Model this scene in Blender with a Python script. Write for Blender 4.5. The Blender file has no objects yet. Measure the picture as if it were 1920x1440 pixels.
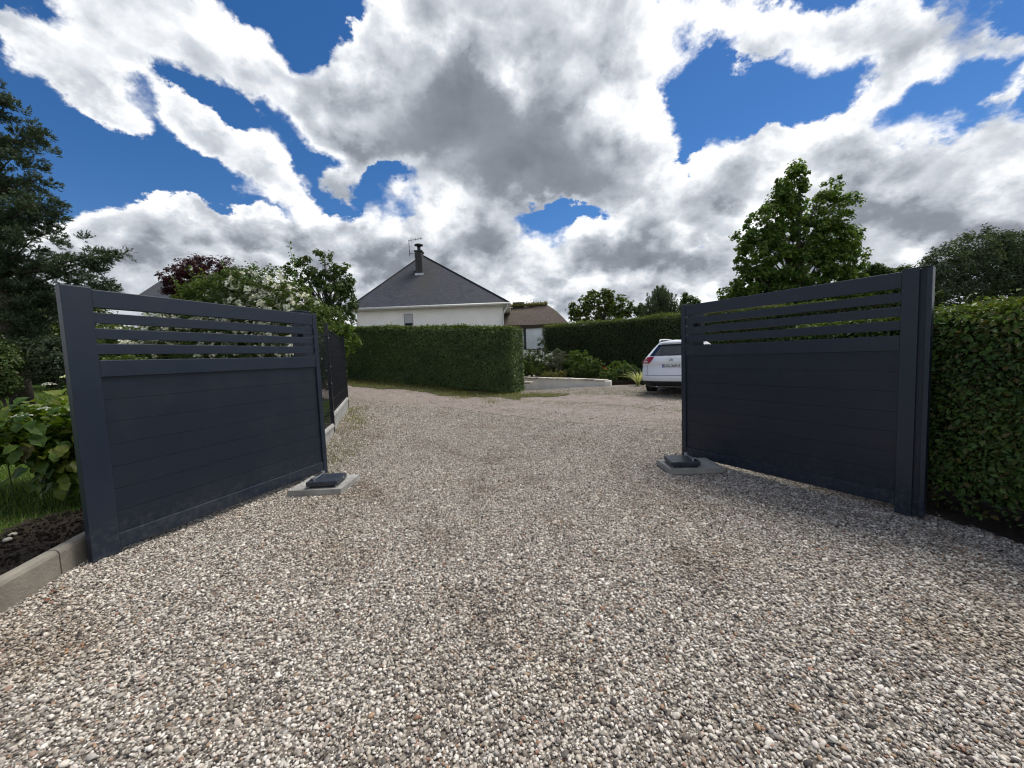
import bpy, bmesh, math, random
import numpy as np
from mathutils import Vector, Matrix, Euler

random.seed(7)
rng = np.random.default_rng(7)
SC = bpy.context.scene
COL = SC.collection
R = math.radians

# ------------------------------------------------------------------ camera
CAM_H = 1.4
FPX = 721.0                      # focal length in pixels of a 1920 wide picture
PITCH, ROLL = R(4.1), R(2.25)
c_f = Vector((0, math.cos(PITCH), -math.sin(PITCH)))
_r0 = Vector((1, 0, 0)); _u0 = Vector((0, math.sin(PITCH), math.cos(PITCH)))
c_r = _r0 * math.cos(ROLL) - _u0 * math.sin(ROLL)
c_u = _u0 * math.cos(ROLL) + _r0 * math.sin(ROLL)
cam_d = bpy.data.cameras.new('camera'); cam = bpy.data.objects.new('camera', cam_d); COL.objects.link(cam)
cam_d.sensor_fit = 'HORIZONTAL'; cam_d.sensor_width = 36.0; cam_d.lens = 36.0 * FPX / 1920.0
cam_d.clip_start = 0.05; cam_d.clip_end = 3000
M3 = Matrix((c_r, c_u, -c_f)).transposed()
cam.matrix_world = Matrix.Translation((0, 0, CAM_H)) @ M3.to_4x4()
SC.camera = cam


def ray(px, py):
    return c_f + c_r * ((px - 960) / FPX) - c_u * ((py - 720) / FPX)


def at(px, py, Y):               # the point seen at that pixel at world depth Y
    v = ray(px, py); t = Y / v.y
    return Vector((0, 0, CAM_H)) + v * t


# ------------------------------------------------------------------ node helper
class NT:
    def __init__(s, tree): s.t = tree; s.n = tree.nodes; s.l = tree.links
    def node(s, typ, **kw):
        n = s.n.new(typ)
        for k, v in kw.items(): setattr(n, k, v)
        return n
    def put(s, sock, v):
        if v is None: return
        if isinstance(v, bpy.types.NodeSocket): s.l.new(v, sock)
        else: sock.default_value = v
    def m(s, op, a, b=None, c=None, clamp=False):
        n = s.node('ShaderNodeMath', operation=op, use_clamp=clamp)
        for i, v in enumerate((a, b, c)): s.put(n.inputs[i], v)
        return n.outputs[0]
    def v(s, op, a, b=None, scale=None):
        n = s.node('ShaderNodeVectorMath', operation=op)
        s.put(n.inputs[0], a)
        if b is not None: s.put(n.inputs[1], b)
        if scale is not None: s.put(n.inputs['Scale'], scale)
        return n.outputs['Value'] if op in ('DOT_PRODUCT', 'LENGTH', 'DISTANCE') else n.outputs[0]
    def noise(s, vec, scale, detail=4, rough=0.55, dist=0.0, col=False):
        n = s.node('ShaderNodeTexNoise'); s.put(n.inputs['Vector'], vec)
        n.inputs['Scale'].default_value = scale; n.inputs['Detail'].default_value = detail
        n.inputs['Roughness'].default_value = rough; n.inputs['Distortion'].default_value = dist
        return n.outputs['Color'] if col else n.outputs['Fac']
    def ramp(s, fac, stops, interp='LINEAR'):
        n = s.node('ShaderNodeValToRGB'); s.put(n.inputs[0], fac); r = n.color_ramp; r.interpolation = interp
        while len(r.elements) < len(stops): r.elements.new(0.5)
        for e, (p, c) in zip(r.elements, stops):
            e.position = p; e.color = tuple(c) + (1,) if len(c) == 3 else c
        return n.outputs[0]
    def mix(s, fac, a, b, mode='MIX'):
        n = s.node('ShaderNodeMix', data_type='RGBA', blend_type=mode)
        s.put(n.inputs[0], fac); s.put(n.inputs[6], a if isinstance(a, bpy.types.NodeSocket) else tuple(a) + (1,))
        s.put(n.inputs[7], b if isinstance(b, bpy.types.NodeSocket) else tuple(b) + (1,))
        return n.outputs[2]
    def smooth(s, x, a, b, lo=0.0, hi=1.0):
        n = s.node('ShaderNodeMapRange', interpolation_type='SMOOTHSTEP'); s.put(n.inputs[0], x)
        for i, k in enumerate((a, b, lo, hi)): s.put(n.inputs[i + 1], k)
        return n.outputs[0]


# ------------------------------------------------------------------ sky and sun
SUN_AZ, SUN_EL = R(50), R(61)     # azimuth clockwise from +Y
SUN_DIR = Vector((math.sin(SUN_AZ) * math.cos(SUN_EL), math.cos(SUN_AZ) * math.cos(SUN_EL), math.sin(SUN_EL)))
SKY_STRENGTH = 0.10
world = bpy.data.worlds.new('World'); SC.world = world; world.use_nodes = True
w = NT(world.node_tree); w.n.clear()
w_out = w.node('ShaderNodeOutputWorld'); w_bg = w.node('ShaderNodeBackground')
w_bg.inputs['Strength'].default_value = SKY_STRENGTH
w.l.new(w_bg.outputs[0], w_out.inputs[0])
sky = w.node('ShaderNodeTexSky'); sky.sky_type = 'NISHITA'; sky.sun_disc = False
sky.sun_elevation = SUN_EL; sky.sun_rotation = SUN_AZ
sky.air_density = 0.9; sky.dust_density = 0.1; sky.ozone_density = 2.5
blue = w.node('ShaderNodeHueSaturation'); blue.inputs['Saturation'].default_value = 1.30; blue.inputs['Value'].default_value = 0.52
w.l.new(sky.outputs[0], blue.inputs['Color'])
D0 = w.node('ShaderNodeTexCoord').outputs['Generated']
D0 = w.v('NORMALIZE', D0)
sep = w.node('ShaderNodeSeparateXYZ'); w.put(sep.inputs[0], D0)
zz = w.m('MAXIMUM', sep.outputs[2], 0.0)
P0 = w.v('SCALE', D0, scale=w.m('DIVIDE', 1.0, w.m('ADD', zz, 0.80)))     # a cloud deck seen in perspective
wc = w.noise(P0, 2.7, 3, 0.5, col=True)
wf = w.noise(P0, 10.0, 7, 0.62, col=True)
warp = w.v('ADD', w.v('SCALE', w.v('SUBTRACT', wc, (0.5, 0.5, 0.5)), scale=0.16), w.v('SCALE', w.v('SUBTRACT', wf, (0.5, 0.5, 0.5)), scale=0.17))
DW = w.v('ADD', D0, warp)


def blob_sum(items, src):
    acc = None
    for (cx, cy, rx, ry, ang, wt) in items:
        c = ray(cx, cy).normalized(); a = R(ang)
        e1 = ray(cx + rx * math.cos(a), cy + rx * math.sin(a)).normalized() - c
        e2 = ray(cx - ry * math.sin(a), cy + ry * math.cos(a)).normalized() - c
        r1, r2 = e1.length, e2.length
        x = e1.normalized(); z = c.copy(); y = z.cross(x).normalized(); x = y.cross(z).normalized()
        rot = Matrix((x, y, z)).transposed().to_euler('XYZ')
        mp = w.node('ShaderNodeMapping', vector_type='TEXTURE')
        w.put(mp.inputs['Vector'], src)
        mp.inputs['Location'].default_value = c; mp.inputs['Rotation'].default_value = rot
        mp.inputs['Scale'].default_value = (r1, r2, 0.8)
        q = w.v('DOT_PRODUCT', mp.outputs[0], mp.outputs[0])
        f = w.m('POWER', 0.27, q)
        acc = w.m('MULTIPLY', f, wt) if acc is None else w.m('MULTIPLY_ADD', f, wt, acc)
    return acc


DENS = [  # cx, cy, rx, ry, angle, weight   (directions given by where the cloud stands)
    (350, 60, 290, 75, 22, 0.95), (560, 170, 170, 75, 33, 1.0), (640, 240, 110, 55, 20, 0.7),
    (60, 95, 120, 34, 30, 0.65), (170, 190, 130, 60, 40, 0.8), (250, 120, 120, 65, 30, 0.65), (230, 255, 120, 30, 35, 0.7), (265, 180, 90, 50, 35, 0.6),
    (370, 262, 75, 48, 20, 1.0), (470, 320, 105, 45, 30, 0.95), (560, 365, 60, 25, 25, 0.5),
    (930, 190, 270, 175, 8, 1.35), (730, 95, 80, 85, 0, 0.8), (1190, 90, 95, 120, 20, 0.95), (1180, 250, 115, 105, 0, 0.9),
    (960, 50, 220, 95, 0, 0.8), (720, 290, 120, 80, 15, 0.8), (1010, 335, 230, 60, 0, 0.9), (650, 345, 90, 22, 8, 0.5),
    (250, 440, 160, 62, 3, 0.95), (440, 445, 90, 58, 8, 0.8), (620, 455, 210, 55, 4, 0.9), (860, 420, 190, 55, -12, 0.8),
    (250, 520, 400, 60, 0, 0.9), (900, 510, 500, 75, 0, 1.0), (1240, 400, 190, 110, -20, 0.95), (1430, 330, 160, 80, -10, 0.95),
    (1660, 330, 210, 95, -5, 1.1), (1860, 310, 130, 110, -25, 0.95), (1600, 450, 500, 110, 0, 1.1),
    (1400, 30, 130, 55, 12, 0.95), (1410, 95, 70, 36, 10, 0.7), (1540, 45, 110, 55, 5, 0.95), (1700, 60, 190, 65, -20, 0.8),
    (1650, 135, 75, 50, -35, 0.75), (1780, 105, 100, 40, -20, 0.5), (1900, 70, 70, 80, -50, 0.75), (1590, 205, 85, 28, -35, 0.7),
    (1915, 155, 40, 30, 0, 0.6), (1480, 245, 60, 14, -10, 0.4),
    (1060, 402, 75, 20, 3, -1.5), (755, 342, 48, 17, -12, -1.1), (585, 318, 45, 22, 20, -0.7), (655, 396, 34, 10, 0, -0.8),
    (1325, 470, 48, 20, -20, -0.9), (1000, 568, 70, 9, 0, -0.8), (1295, 305, 40, 20, -35, -0.9), (1330, 160, 45, 120, 5, -0.6),
    (600, 60, 30, 25, 0, -0.6), (640, 25, 45, 30, 0, -0.9), (300, 220, 60, 30, 30, -0.5), (70, 20, 60, 30, 20, -0.5), (200, 345, 190, 35, 8, -0.8), (430, 395, 130, 16, 8, -0.5), (60, 270, 60, 60, 20, -0.4), (430, 215, 70, 30, 35, -0.5), (350, 190, 40, 20, 20, -0.5)]
DARK = [(960, 285, 240, 85, 5, 0.85), (870, 200, 120, 90, 10, 0.45), (1090, 350, 120, 45, -15, 0.5), (740, 300, 90, 60, 10, 0.35),
        (480, 340, 80, 30, 28, 0.5), (650, 352, 80, 18, 8, 0.6), (1500, 375, 90, 40, 0, 0.3),
        (1700, 405, 190, 50, -8, 0.65), (1330, 400, 110, 40, -10, 0.3), (900, 450, 130, 28, 0, 0.4), (700, 480, 200, 30, 0, 0.25),
        (1130, 490, 170, 30, 0, 0.5), (1880, 440, 110, 40, -10, 0.6), (300, 470, 120, 30, 0, 0.3), (300, 130, 280, 95, 25, 0.32), (1640, 80, 250, 75, -5, 0.30)]
dens = blob_sum(DENS, DW)
dark = blob_sum(DARK, w.v('ADD', D0, w.v('SCALE', warp, scale=0.6)))
# the same broken cloud carries on over the rest of the sky
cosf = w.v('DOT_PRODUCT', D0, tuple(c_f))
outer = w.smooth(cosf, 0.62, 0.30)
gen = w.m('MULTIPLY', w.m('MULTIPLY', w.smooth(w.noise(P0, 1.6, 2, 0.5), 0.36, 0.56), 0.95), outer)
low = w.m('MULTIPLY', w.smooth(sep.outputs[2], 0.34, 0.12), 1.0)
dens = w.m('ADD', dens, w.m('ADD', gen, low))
PW = w.v('ADD', P0, w.v('SCALE', w.v('SUBTRACT', wf, (0.5, 0.5, 0.5)), scale=0.10))


def puffs(vec, scale, detail):
    n = w.node('ShaderNodeTexVoronoi', feature='F1'); w.put(n.inputs['Vector'], vec)
    n.inputs['Scale'].default_value = scale; n.inputs['Detail'].default_value = detail; n.inputs['Roughness'].default_value = 0.5
    return n.outputs['Distance']


SUNP = (SUN_DIR.x * 0.028, SUN_DIR.y * 0.028, 0.036)
f1 = w.noise(P0, 8.0, 8, 0.60)
pf = puffs(PW, 10.0, 1.0); pfs = puffs(w.v('ADD', PW, SUNP), 10.0, 1.0)
f1s = w.noise(w.v('ADD', P0, SUNP), 8.0, 5, 0.60)
rag = w.m('MULTIPLY', w.m('SUBTRACT', f1, 0.5), 1.3)
rag = w.m('ADD', rag, w.m('MULTIPLY', w.m('SUBTRACT', 0.50, pf), 0.55))
dtot = w.m('ADD', dens, rag)
alpha = w.smooth(dtot, 0.22, 0.62)
thick = w.smooth(dtot, 0.45, 1.5)
relief = w.m('ADD', w.m('MULTIPLY', w.m('SUBTRACT', f1s, f1), 1.0), w.m('MULTIPLY', w.m('SUBTRACT', pf, pfs), 0.6))
relief = w.m('MULTIPLY', relief, w.smooth(dark, 0.9, 0.1, 0.35, 1.0))
shade = w.m('ADD', w.m('MULTIPLY', thick, 0.26), w.m('MULTIPLY', dark, 0.54))
shade = w.m('ADD', shade, w.m('MULTIPLY', w.m('SUBTRACT', w.noise(P0, 4.0, 4, 0.5), 0.45), 0.75))
shade = w.m('ADD', shade, relief, clamp=True)
cc = w.ramp(shade, [(0.0, (0.84, 0.85, 0.86)), (0.25, (0.50, 0.53, 0.575)), (0.6, (0.215, 0.238, 0.275)), (1.0, (0.115, 0.128, 0.15))])
cc = w.v('SCALE', cc, scale=0.68 / SKY_STRENGTH)
mixc = w.mix(alpha, w.mix(1.0, blue.outputs[0], (1.0, 0.97, 1.06), 'MULTIPLY'), cc)
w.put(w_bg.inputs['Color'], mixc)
world.cycles.sampling_method = 'MANUAL'; world.cycles.sample_map_resolution = 512

sun_d = bpy.data.lights.new('sun', 'SUN'); sun_d.energy = 2.0; sun_d.angle = R(26); sun_d.color = (1.0, 0.96, 0.90)
sun = bpy.data.objects.new('sun', sun_d); COL.objects.link(sun)
sun.rotation_euler = (-SUN_DIR).to_track_quat('-Z', 'Y').to_euler(); sun.location = (0, 0, 30)
SC.view_settings.view_transform = 'Standard'; SC.view_settings.look = 'None'
SC.view_settings.exposure = 0.95; SC.view_settings.gamma = 1.0; SC.view_settings.use_curve_mapping = False
SC.render.engine = 'CYCLES'
cy = SC.cycles
cy.max_bounces = 5; cy.diffuse_bounces = 3; cy.glossy_bounces = 3; cy.transmission_bounces = 4; cy.transparent_max_bounces = 6
cy.use_adaptive_sampling = True; cy.adaptive_threshold = 0.02
cy.use_denoising = True
try: cy.denoiser = 'OPENIMAGEDENOISE'
except Exception: pass
cy.pixel_filter_type = 'BLACKMAN_HARRIS'; cy.filter_width = 1.2


# ------------------------------------------------------------------ materials
MATS = {}


def mat(name, col, rough=0.6, metal=0.0, var=0.12, vscale=6.0, bump=0.0, bscale=40.0, spec=0.5, coords='Object', dust=False):
    m = bpy.data.materials.new(name); m.use_nodes = True; t = NT(m.node_tree); t.n.clear()
    out = t.node('ShaderNodeOutputMaterial'); b = t.node('ShaderNodeBsdfPrincipled'); t.l.new(b.outputs[0], out.inputs[0])
    tc = t.node('ShaderNodeTexCoord').outputs[coords]
    f = t.noise(tc, vscale, 5, 0.6)
    lo = tuple(max(0, c * (1 - var)) for c in col); hi = tuple(min(1, c * (1 + var)) for c in col)
    base = t.ramp(f, [(0.3, lo), (0.7, hi)])
    if dust:      # dried splashes and dust low down on the painted aluminium
        sx = t.node('ShaderNodeSeparateXYZ'); t.put(sx.inputs[0], tc)
        k = t.m('MULTIPLY', t.smooth(sx.outputs[2], 0.42, 0.0), t.smooth(t.noise(tc, 26, 6, 0.7), 0.42, 0.72))
        k2 = t.m('MULTIPLY', t.smooth(t.noise(tc, 2.2, 5, 0.65), 0.45, 0.75), 0.035)
        base = t.mix(t.m('ADD', t.m('MULTIPLY', k, 0.22), k2), base, (0.20, 0.19, 0.17))
    t.put(b.inputs['Base Color'], base)
    t.put(b.inputs['Roughness'], t.m('ADD', rough - 0.05, t.m('MULTIPLY', t.noise(tc, vscale * 2.3, 3), 0.1)))
    b.inputs['Metallic'].default_value = metal; b.inputs['Specular IOR Level'].default_value = spec
    if bump:
        bn = t.node('ShaderNodeBump'); bn.inputs['Strength'].default_value = bump; bn.inputs['Distance'].default_value = 0.01
        t.put(bn.inputs['Height'], t.noise(tc, bscale, 5, 0.65)); t.l.new(bn.outputs[0], b.inputs['Normal'])
    MATS[name] = m
    return m


def leafmat(name, stops, trans=0.35, rough=0.5, spec=0.35, back=(1.25, 1.3, 0.6), gain=1.85):
    """stops: colours across the per-leaf random value"""
    m = bpy.data.materials.new(name); m.use_nodes = True; t = NT(m.node_tree); t.n.clear()
    out = t.node('ShaderNodeOutputMaterial'); b = t.node('ShaderNodeBsdfPrincipled')
    a = t.node('ShaderNodeAttribute', attribute_name='rnd').outputs['Fac']
    inf = t.node('ShaderNodeObjectInfo').outputs['Random']
    fac = t.m('FRACT', t.m('ADD', a, inf))
    fac = t.m('PINGPONG', t.m('MULTIPLY', fac, 2.0), 1.0)
    n = len(stops); stops = [tuple(min(.9, q * gain) for q in c_) for c_ in stops]
    c = t.ramp(fac, [(i / (n - 1), s) for i, s in enumerate(stops)])
    pos = t.node('ShaderNodeNewGeometry').outputs['Position']
    nz = t.noise(pos, 1.6, 3, 0.5)
    c = t.mix(t.smooth(nz, 0.3, 0.7), t.mix(1.0, c, (0.80, 0.84, 0.78), 'MULTIPLY'), t.mix(1.0, c, (1.22, 1.15, 1.0), 'MULTIPLY'))
    t.put(b.inputs['Base Color'], c); b.inputs['Roughness'].default_value = rough; b.inputs['Specular IOR Level'].default_value = spec
    tr = t.node('ShaderNodeBsdfTranslucent'); t.put(tr.inputs[0], t.mix(1.0, c, back, 'MULTIPLY'))
    mx = t.node('ShaderNodeMixShader'); mx.inputs[0].default_value = trans
    t.l.new(b.outputs[0], mx.inputs[1]); t.l.new(tr.outputs[0], mx.inputs[2]); t.l.new(mx.outputs[0], out.inputs[0])
    MATS[name] = m
    return m


mat('anthracite', (0.0135, 0.0220, 0.0385), 0.36, var=0.06, dust=True, bump=0.05, bscale=900, spec=0.45)
mat('anthracite_board', (0.0105, 0.0168, 0.0295), 0.42, var=0.08, dust=True, bump=0.06, bscale=500, spec=0.4)
mat('black_fence', (0.010, 0.012, 0.018), 0.4, var=0.1)
mat('galvanised', (0.45, 0.47, 0.49), 0.38, metal=0.85, var=0.2)
mat('concrete', (0.30, 0.295, 0.275), 0.85, var=0.25, vscale=5, bump=0.5, bscale=60)
mat('kerb_concrete', (0.20, 0.18, 0.145), 0.9, var=0.3, vscale=4, bump=0.7, bscale=45)
mat('wall_render', (0.88, 0.87, 0.84), 0.9, var=0.06, vscale=1.2, bump=0.25, bscale=90)
mat('retaining_render', (0.80, 0.77, 0.71), 0.9, var=0.12, vscale=1.5, bump=0.3, bscale=60)
mat('gutter_white', (0.62, 0.62, 0.58), 0.45, var=0.12)
mat('coping', (0.30, 0.28, 0.23), 0.9, var=0.45, vscale=5, bump=0.6, bscale=30)
mat('coping_light', (0.55, 0.52, 0.44), 0.9, var=0.35, vscale=5, bump=0.6, bscale=30)
mat('chimney_brick', (0.055, 0.052, 0.052), 0.9, var=0.4, vscale=8, bump=0.5, bscale=30)
mat('metal_dark', (0.035, 0.035, 0.04), 0.5, metal=0.3, var=0.2)
mat('sticker_white', (0.75, 0.76, 0.77), 0.4, var=0.03)
mat('window_frame', (0.30, 0.31, 0.34), 0.5, var=0.08)
mat('shutter', (0.42, 0.44, 0.47), 0.5, var=0.06)
mat('frame_dark', (0.025, 0.028, 0.035), 0.4, var=0.1)
mat('glass_dark', (0.008, 0.014, 0.028), 0.10, var=0.2, spec=0.35)
mat('glass_pale', (0.62, 0.68, 0.74), 0.10, var=0.25, vscale=0.8, spec=0.8)
mat('bark', (0.055, 0.042, 0.032), 0.95, var=0.5, vscale=12, bump=1.0, bscale=25)
mat('bark_grey', (0.10, 0.09, 0.075), 0.95, var=0.4, vscale=12, bump=0.8, bscale=25)
mat('stem_green', (0.06, 0.09, 0.03), 0.7, var=0.3)
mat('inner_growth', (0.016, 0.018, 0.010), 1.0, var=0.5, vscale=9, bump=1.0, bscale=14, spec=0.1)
mat('car_white', (0.80, 0.82, 0.85), 0.25, var=0.02, vscale=1.0, spec=0.6)
mat('car_black', (0.015, 0.016, 0.018), 0.55, var=0.2)
mat('rubber', (0.012, 0.012, 0.013), 0.85, var=0.3)
mat('rim', (0.35, 0.36, 0.38), 0.35, metal=0.8, var=0.1)
mat('chrome', (0.55, 0.57, 0.60), 0.18, metal=1.0, var=0.05)
mat('lamp_red', (0.30, 0.008, 0.014), 0.14, var=0.2, spec=0.8)
mat('lamp_clear', (0.60, 0.50, 0.50), 0.12, var=0.1, spec=0.8)
mat('plate_white', (0.68, 0.70, 0.72), 0.4, var=0.03)
mat('plate_blue', (0.02, 0.05, 0.25), 0.4, var=0.03)
mat('print_black', (0.012, 0.012, 0.014), 0.5, var=0.03)
mat('rock', (0.36, 0.34, 0.29), 0.85, var=0.35, vscale=8, bump=0.6)
mat('dead_leaf', (0.17, 0.065, 0.035), 0.8, var=0.35, vscale=12)
mat('twig', (0.28, 0.24, 0.17), 0.9, var=0.3)

leafmat('hornbeam', [(0.018, 0.038, 0.010), (0.035, 0.070, 0.016), (0.050, 0.090, 0.022), (0.062, 0.045, 0.018)], 0.25, 0.5, 0.4)
leafmat('hornbeam_lit', [(0.10, 0.16, 0.03), (0.14, 0.20, 0.04), (0.06, 0.10, 0.025), (0.13, 0.13, 0.04)], 0.3, gain=0.85)  # paler leaf colour, overhead light on the hedge tops painted in
leafmat('hedge_mid', [(0.024, 0.044, 0.014), (0.044, 0.074, 0.024), (0.085, 0.122, 0.046), (0.040, 0.046, 0.022)], 0.22, 0.42, 0.5, gain=2.0)
leafmat('hedge_dark', [(0.016, 0.027, 0.010), (0.026, 0.042, 0.014), (0.036, 0.056, 0.016), (0.030, 0.025, 0.014)], 0.22)
leafmat('spruce', [(0.020, 0.034, 0.018), (0.030, 0.048, 0.028), (0.045, 0.062, 0.036), (0.024, 0.036, 0.016)], 0.12, 0.6)
leafmat('olive', [(0.045, 0.062, 0.012), (0.065, 0.085, 0.018), (0.03, 0.045, 0.012), (0.085, 0.10, 0.025)], 0.35)
leafmat('maple_green', [(0.025, 0.052, 0.010), (0.045, 0.085, 0.016), (0.070, 0.115, 0.022), (0.085, 0.10, 0.02)], 0.4)
leafmat('dark_green', [(0.020, 0.038, 0.012), (0.032, 0.056, 0.016), (0.048, 0.075, 0.022), (0.055, 0.060, 0.025)], 0.3)
leafmat('grey_green', [(0.030, 0.044, 0.024), (0.045, 0.060, 0.034), (0.062, 0.080, 0.045), (0.036, 0.042, 0.026)], 0.25)
leafmat('bright_green', [(0.055, 0.10, 0.02), (0.09, 0.15, 0.03), (0.11, 0.14, 0.04), (0.05, 0.075, 0.02)], 0.35, gain=0.95)
leafmat('purple', [(0.022, 0.006, 0.011), (0.038, 0.010, 0.016), (0.055, 0.014, 0.018), (0.020, 0.008, 0.010)], 0.25)
leafmat('hydrangea', [(0.040, 0.085, 0.010), (0.075, 0.135, 0.014), (0.12, 0.18, 0.020), (0.15, 0.17, 0.03)], 0.35, 0.45, 0.35, gain=1.0)
leafmat('hydrangea_rust', [(0.11, 0.06, 0.025), (0.10, 0.08, 0.025), (0.09, 0.10, 0.025)], 0.3, gain=1.0)
leafmat('petal_white', [(0.62, 0.64, 0.56), (0.78, 0.78, 0.72), (0.74, 0.75, 0.68)], 0.3, 0.6, back=(1, 1, .95), gain=1.05)
leafmat('petal_cream', [(0.55, 0.60, 0.32), (0.72, 0.72, 0.50), (0.45, 0.55, 0.22)], 0.3, 0.6, back=(1, 1, .8), gain=1.0)
leafmat('lavender', [(0.055, 0.070, 0.050), (0.085, 0.095, 0.075), (0.11, 0.12, 0.10)], 0.2)
leafmat('phormium_red', [(0.20, 0.055, 0.025), (0.26, 0.09, 0.04), (0.16, 0.045, 0.02)], 0.25)
leafmat('phormium_pale', [(0.20, 0.22, 0.10), (0.32, 0.33, 0.18), (0.14, 0.17, 0.06)], 0.25)
leafmat('grass', [(0.030, 0.060, 0.010), (0.050, 0.090, 0.016), (0.075, 0.11, 0.022), (0.10, 0.11, 0.035)], 0.35)
leafmat('moss', [(0.06, 0.065, 0.012), (0.09, 0.09, 0.02), (0.12, 0.10, 0.03)], 0.2)


def slate_mat():
    m = bpy.data.materials.new('slate'); m.use_nodes = True; t = NT(m.node_tree); t.n.clear()
    out = t.node('ShaderNodeOutputMaterial'); b = t.node('ShaderNodeBsdfPrincipled'); t.l.new(b.outputs[0], out.inputs[0])
    uv = t.node('ShaderNodeUVMap').outputs[0]
    br = t.node('ShaderNodeTexBrick'); t.put(br.inputs['Vector'], uv); br.inputs['Scale'].default_value = 1.0
    br.inputs['Brick Width'].default_value = 0.22; br.inputs['Row Height'].default_value = 0.13; br.inputs['Mortar Size'].default_value = 0.008
    br.inputs['Color1'].default_value = (0.040, 0.045, 0.062, 1); br.inputs['Color2'].default_value = (0.062, 0.067, 0.086, 1)
    br.inputs['Mortar'].default_value = (0.03, 0.03, 0.035, 1)
    pos = t.node('ShaderNodeTexCoord').outputs['Object']
    c = t.mix(t.smooth(t.noise(pos, 0.7, 4), 0.4, 0.7, 0, 0.5), br.outputs[0], (0.055, 0.054, 0.058))
    n2 = t.noise(pos, 2.5, 5, 0.65)
    c = t.mix(t.smooth(n2, 0.5, 0.75, 0, 0.35), c, (0.085, 0.065, 0.066))
    # moss washed down below the chimney
    sx = t.node('ShaderNodeSeparateXYZ'); t.put(sx.inputs[0], pos)
    gx = t.m('SUBTRACT', 1.0, t.m('ABSOLUTE', t.m('DIVIDE', t.m('SUBTRACT', sx.outputs[0], -0.45), 1.3)), clamp=True)
    gz = t.smooth(sx.outputs[2], 3.6, 5.6)
    c = t.mix(t.m('MULTIPLY', t.m('MULTIPLY', gx, gz), t.smooth(n2, 0.3, 0.6, 0.1, 0.7)), c, (0.054, 0.055, 0.044))
    t.put(b.inputs['Base Color'], c); b.inputs['Roughness'].default_value = 0.75; b.inputs['Specular IOR Level'].default_value = 0.2
    bn = t.node('ShaderNodeBump'); bn.inputs['Strength'].default_value = 0.5; bn.inputs['Distance'].default_value = 0.01
    t.put(bn.inputs['Height'], t.m('ADD', br.outputs['Fac'], t.noise(pos, 9, 3))); bn.invert = True
    t.l.new(bn.outputs[0], b.inputs['Normal'])
    return m


MATS['slate'] = slate_mat()


def thatch_mat():
    m = bpy.data.materials.new('thatch'); m.use_nodes = True; t = NT(m.node_tree); t.n.clear()
    out = t.node('ShaderNodeOutputMaterial'); b = t.node('ShaderNodeBsdfPrincipled'); t.l.new(b.outputs[0], out.inputs[0])
    uv = t.node('ShaderNodeUVMap').outputs[0]
    mp = t.node('ShaderNodeMapping'); t.put(mp.inputs[0], uv); mp.inputs['Scale'].default_value = (9, 1.6, 1)
    s = t.noise(mp.outputs[0], 2.2, 6, 0.7); p = t.noise(uv, 1.1, 4, 0.6)
    c = t.ramp(s, [(0.3, (0.032, 0.024, 0.020)), (0.55, (0.085, 0.062, 0.048)), (0.8, (0.17, 0.14, 0.105))])
    c = t.mix(t.smooth(p, 0.5, 0.7, 0, 0.6), c, (0.085, 0.075, 0.04))
    t.put(b.inputs['Base Color'], c); b.inputs['Roughness'].default_value = 0.95
    bn = t.node('ShaderNodeBump'); bn.inputs['Strength'].default_value = 1.0; bn.inputs['Distance'].default_value = 0.05
    t.put(bn.inputs['Height'], s); t.l.new(bn.outputs[0], b.inputs['Normal'])
    return m


MATS['thatch'] = thatch_mat()

LANE_N = Vector((0.52, 0.854, 0))            # across the lane


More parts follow.
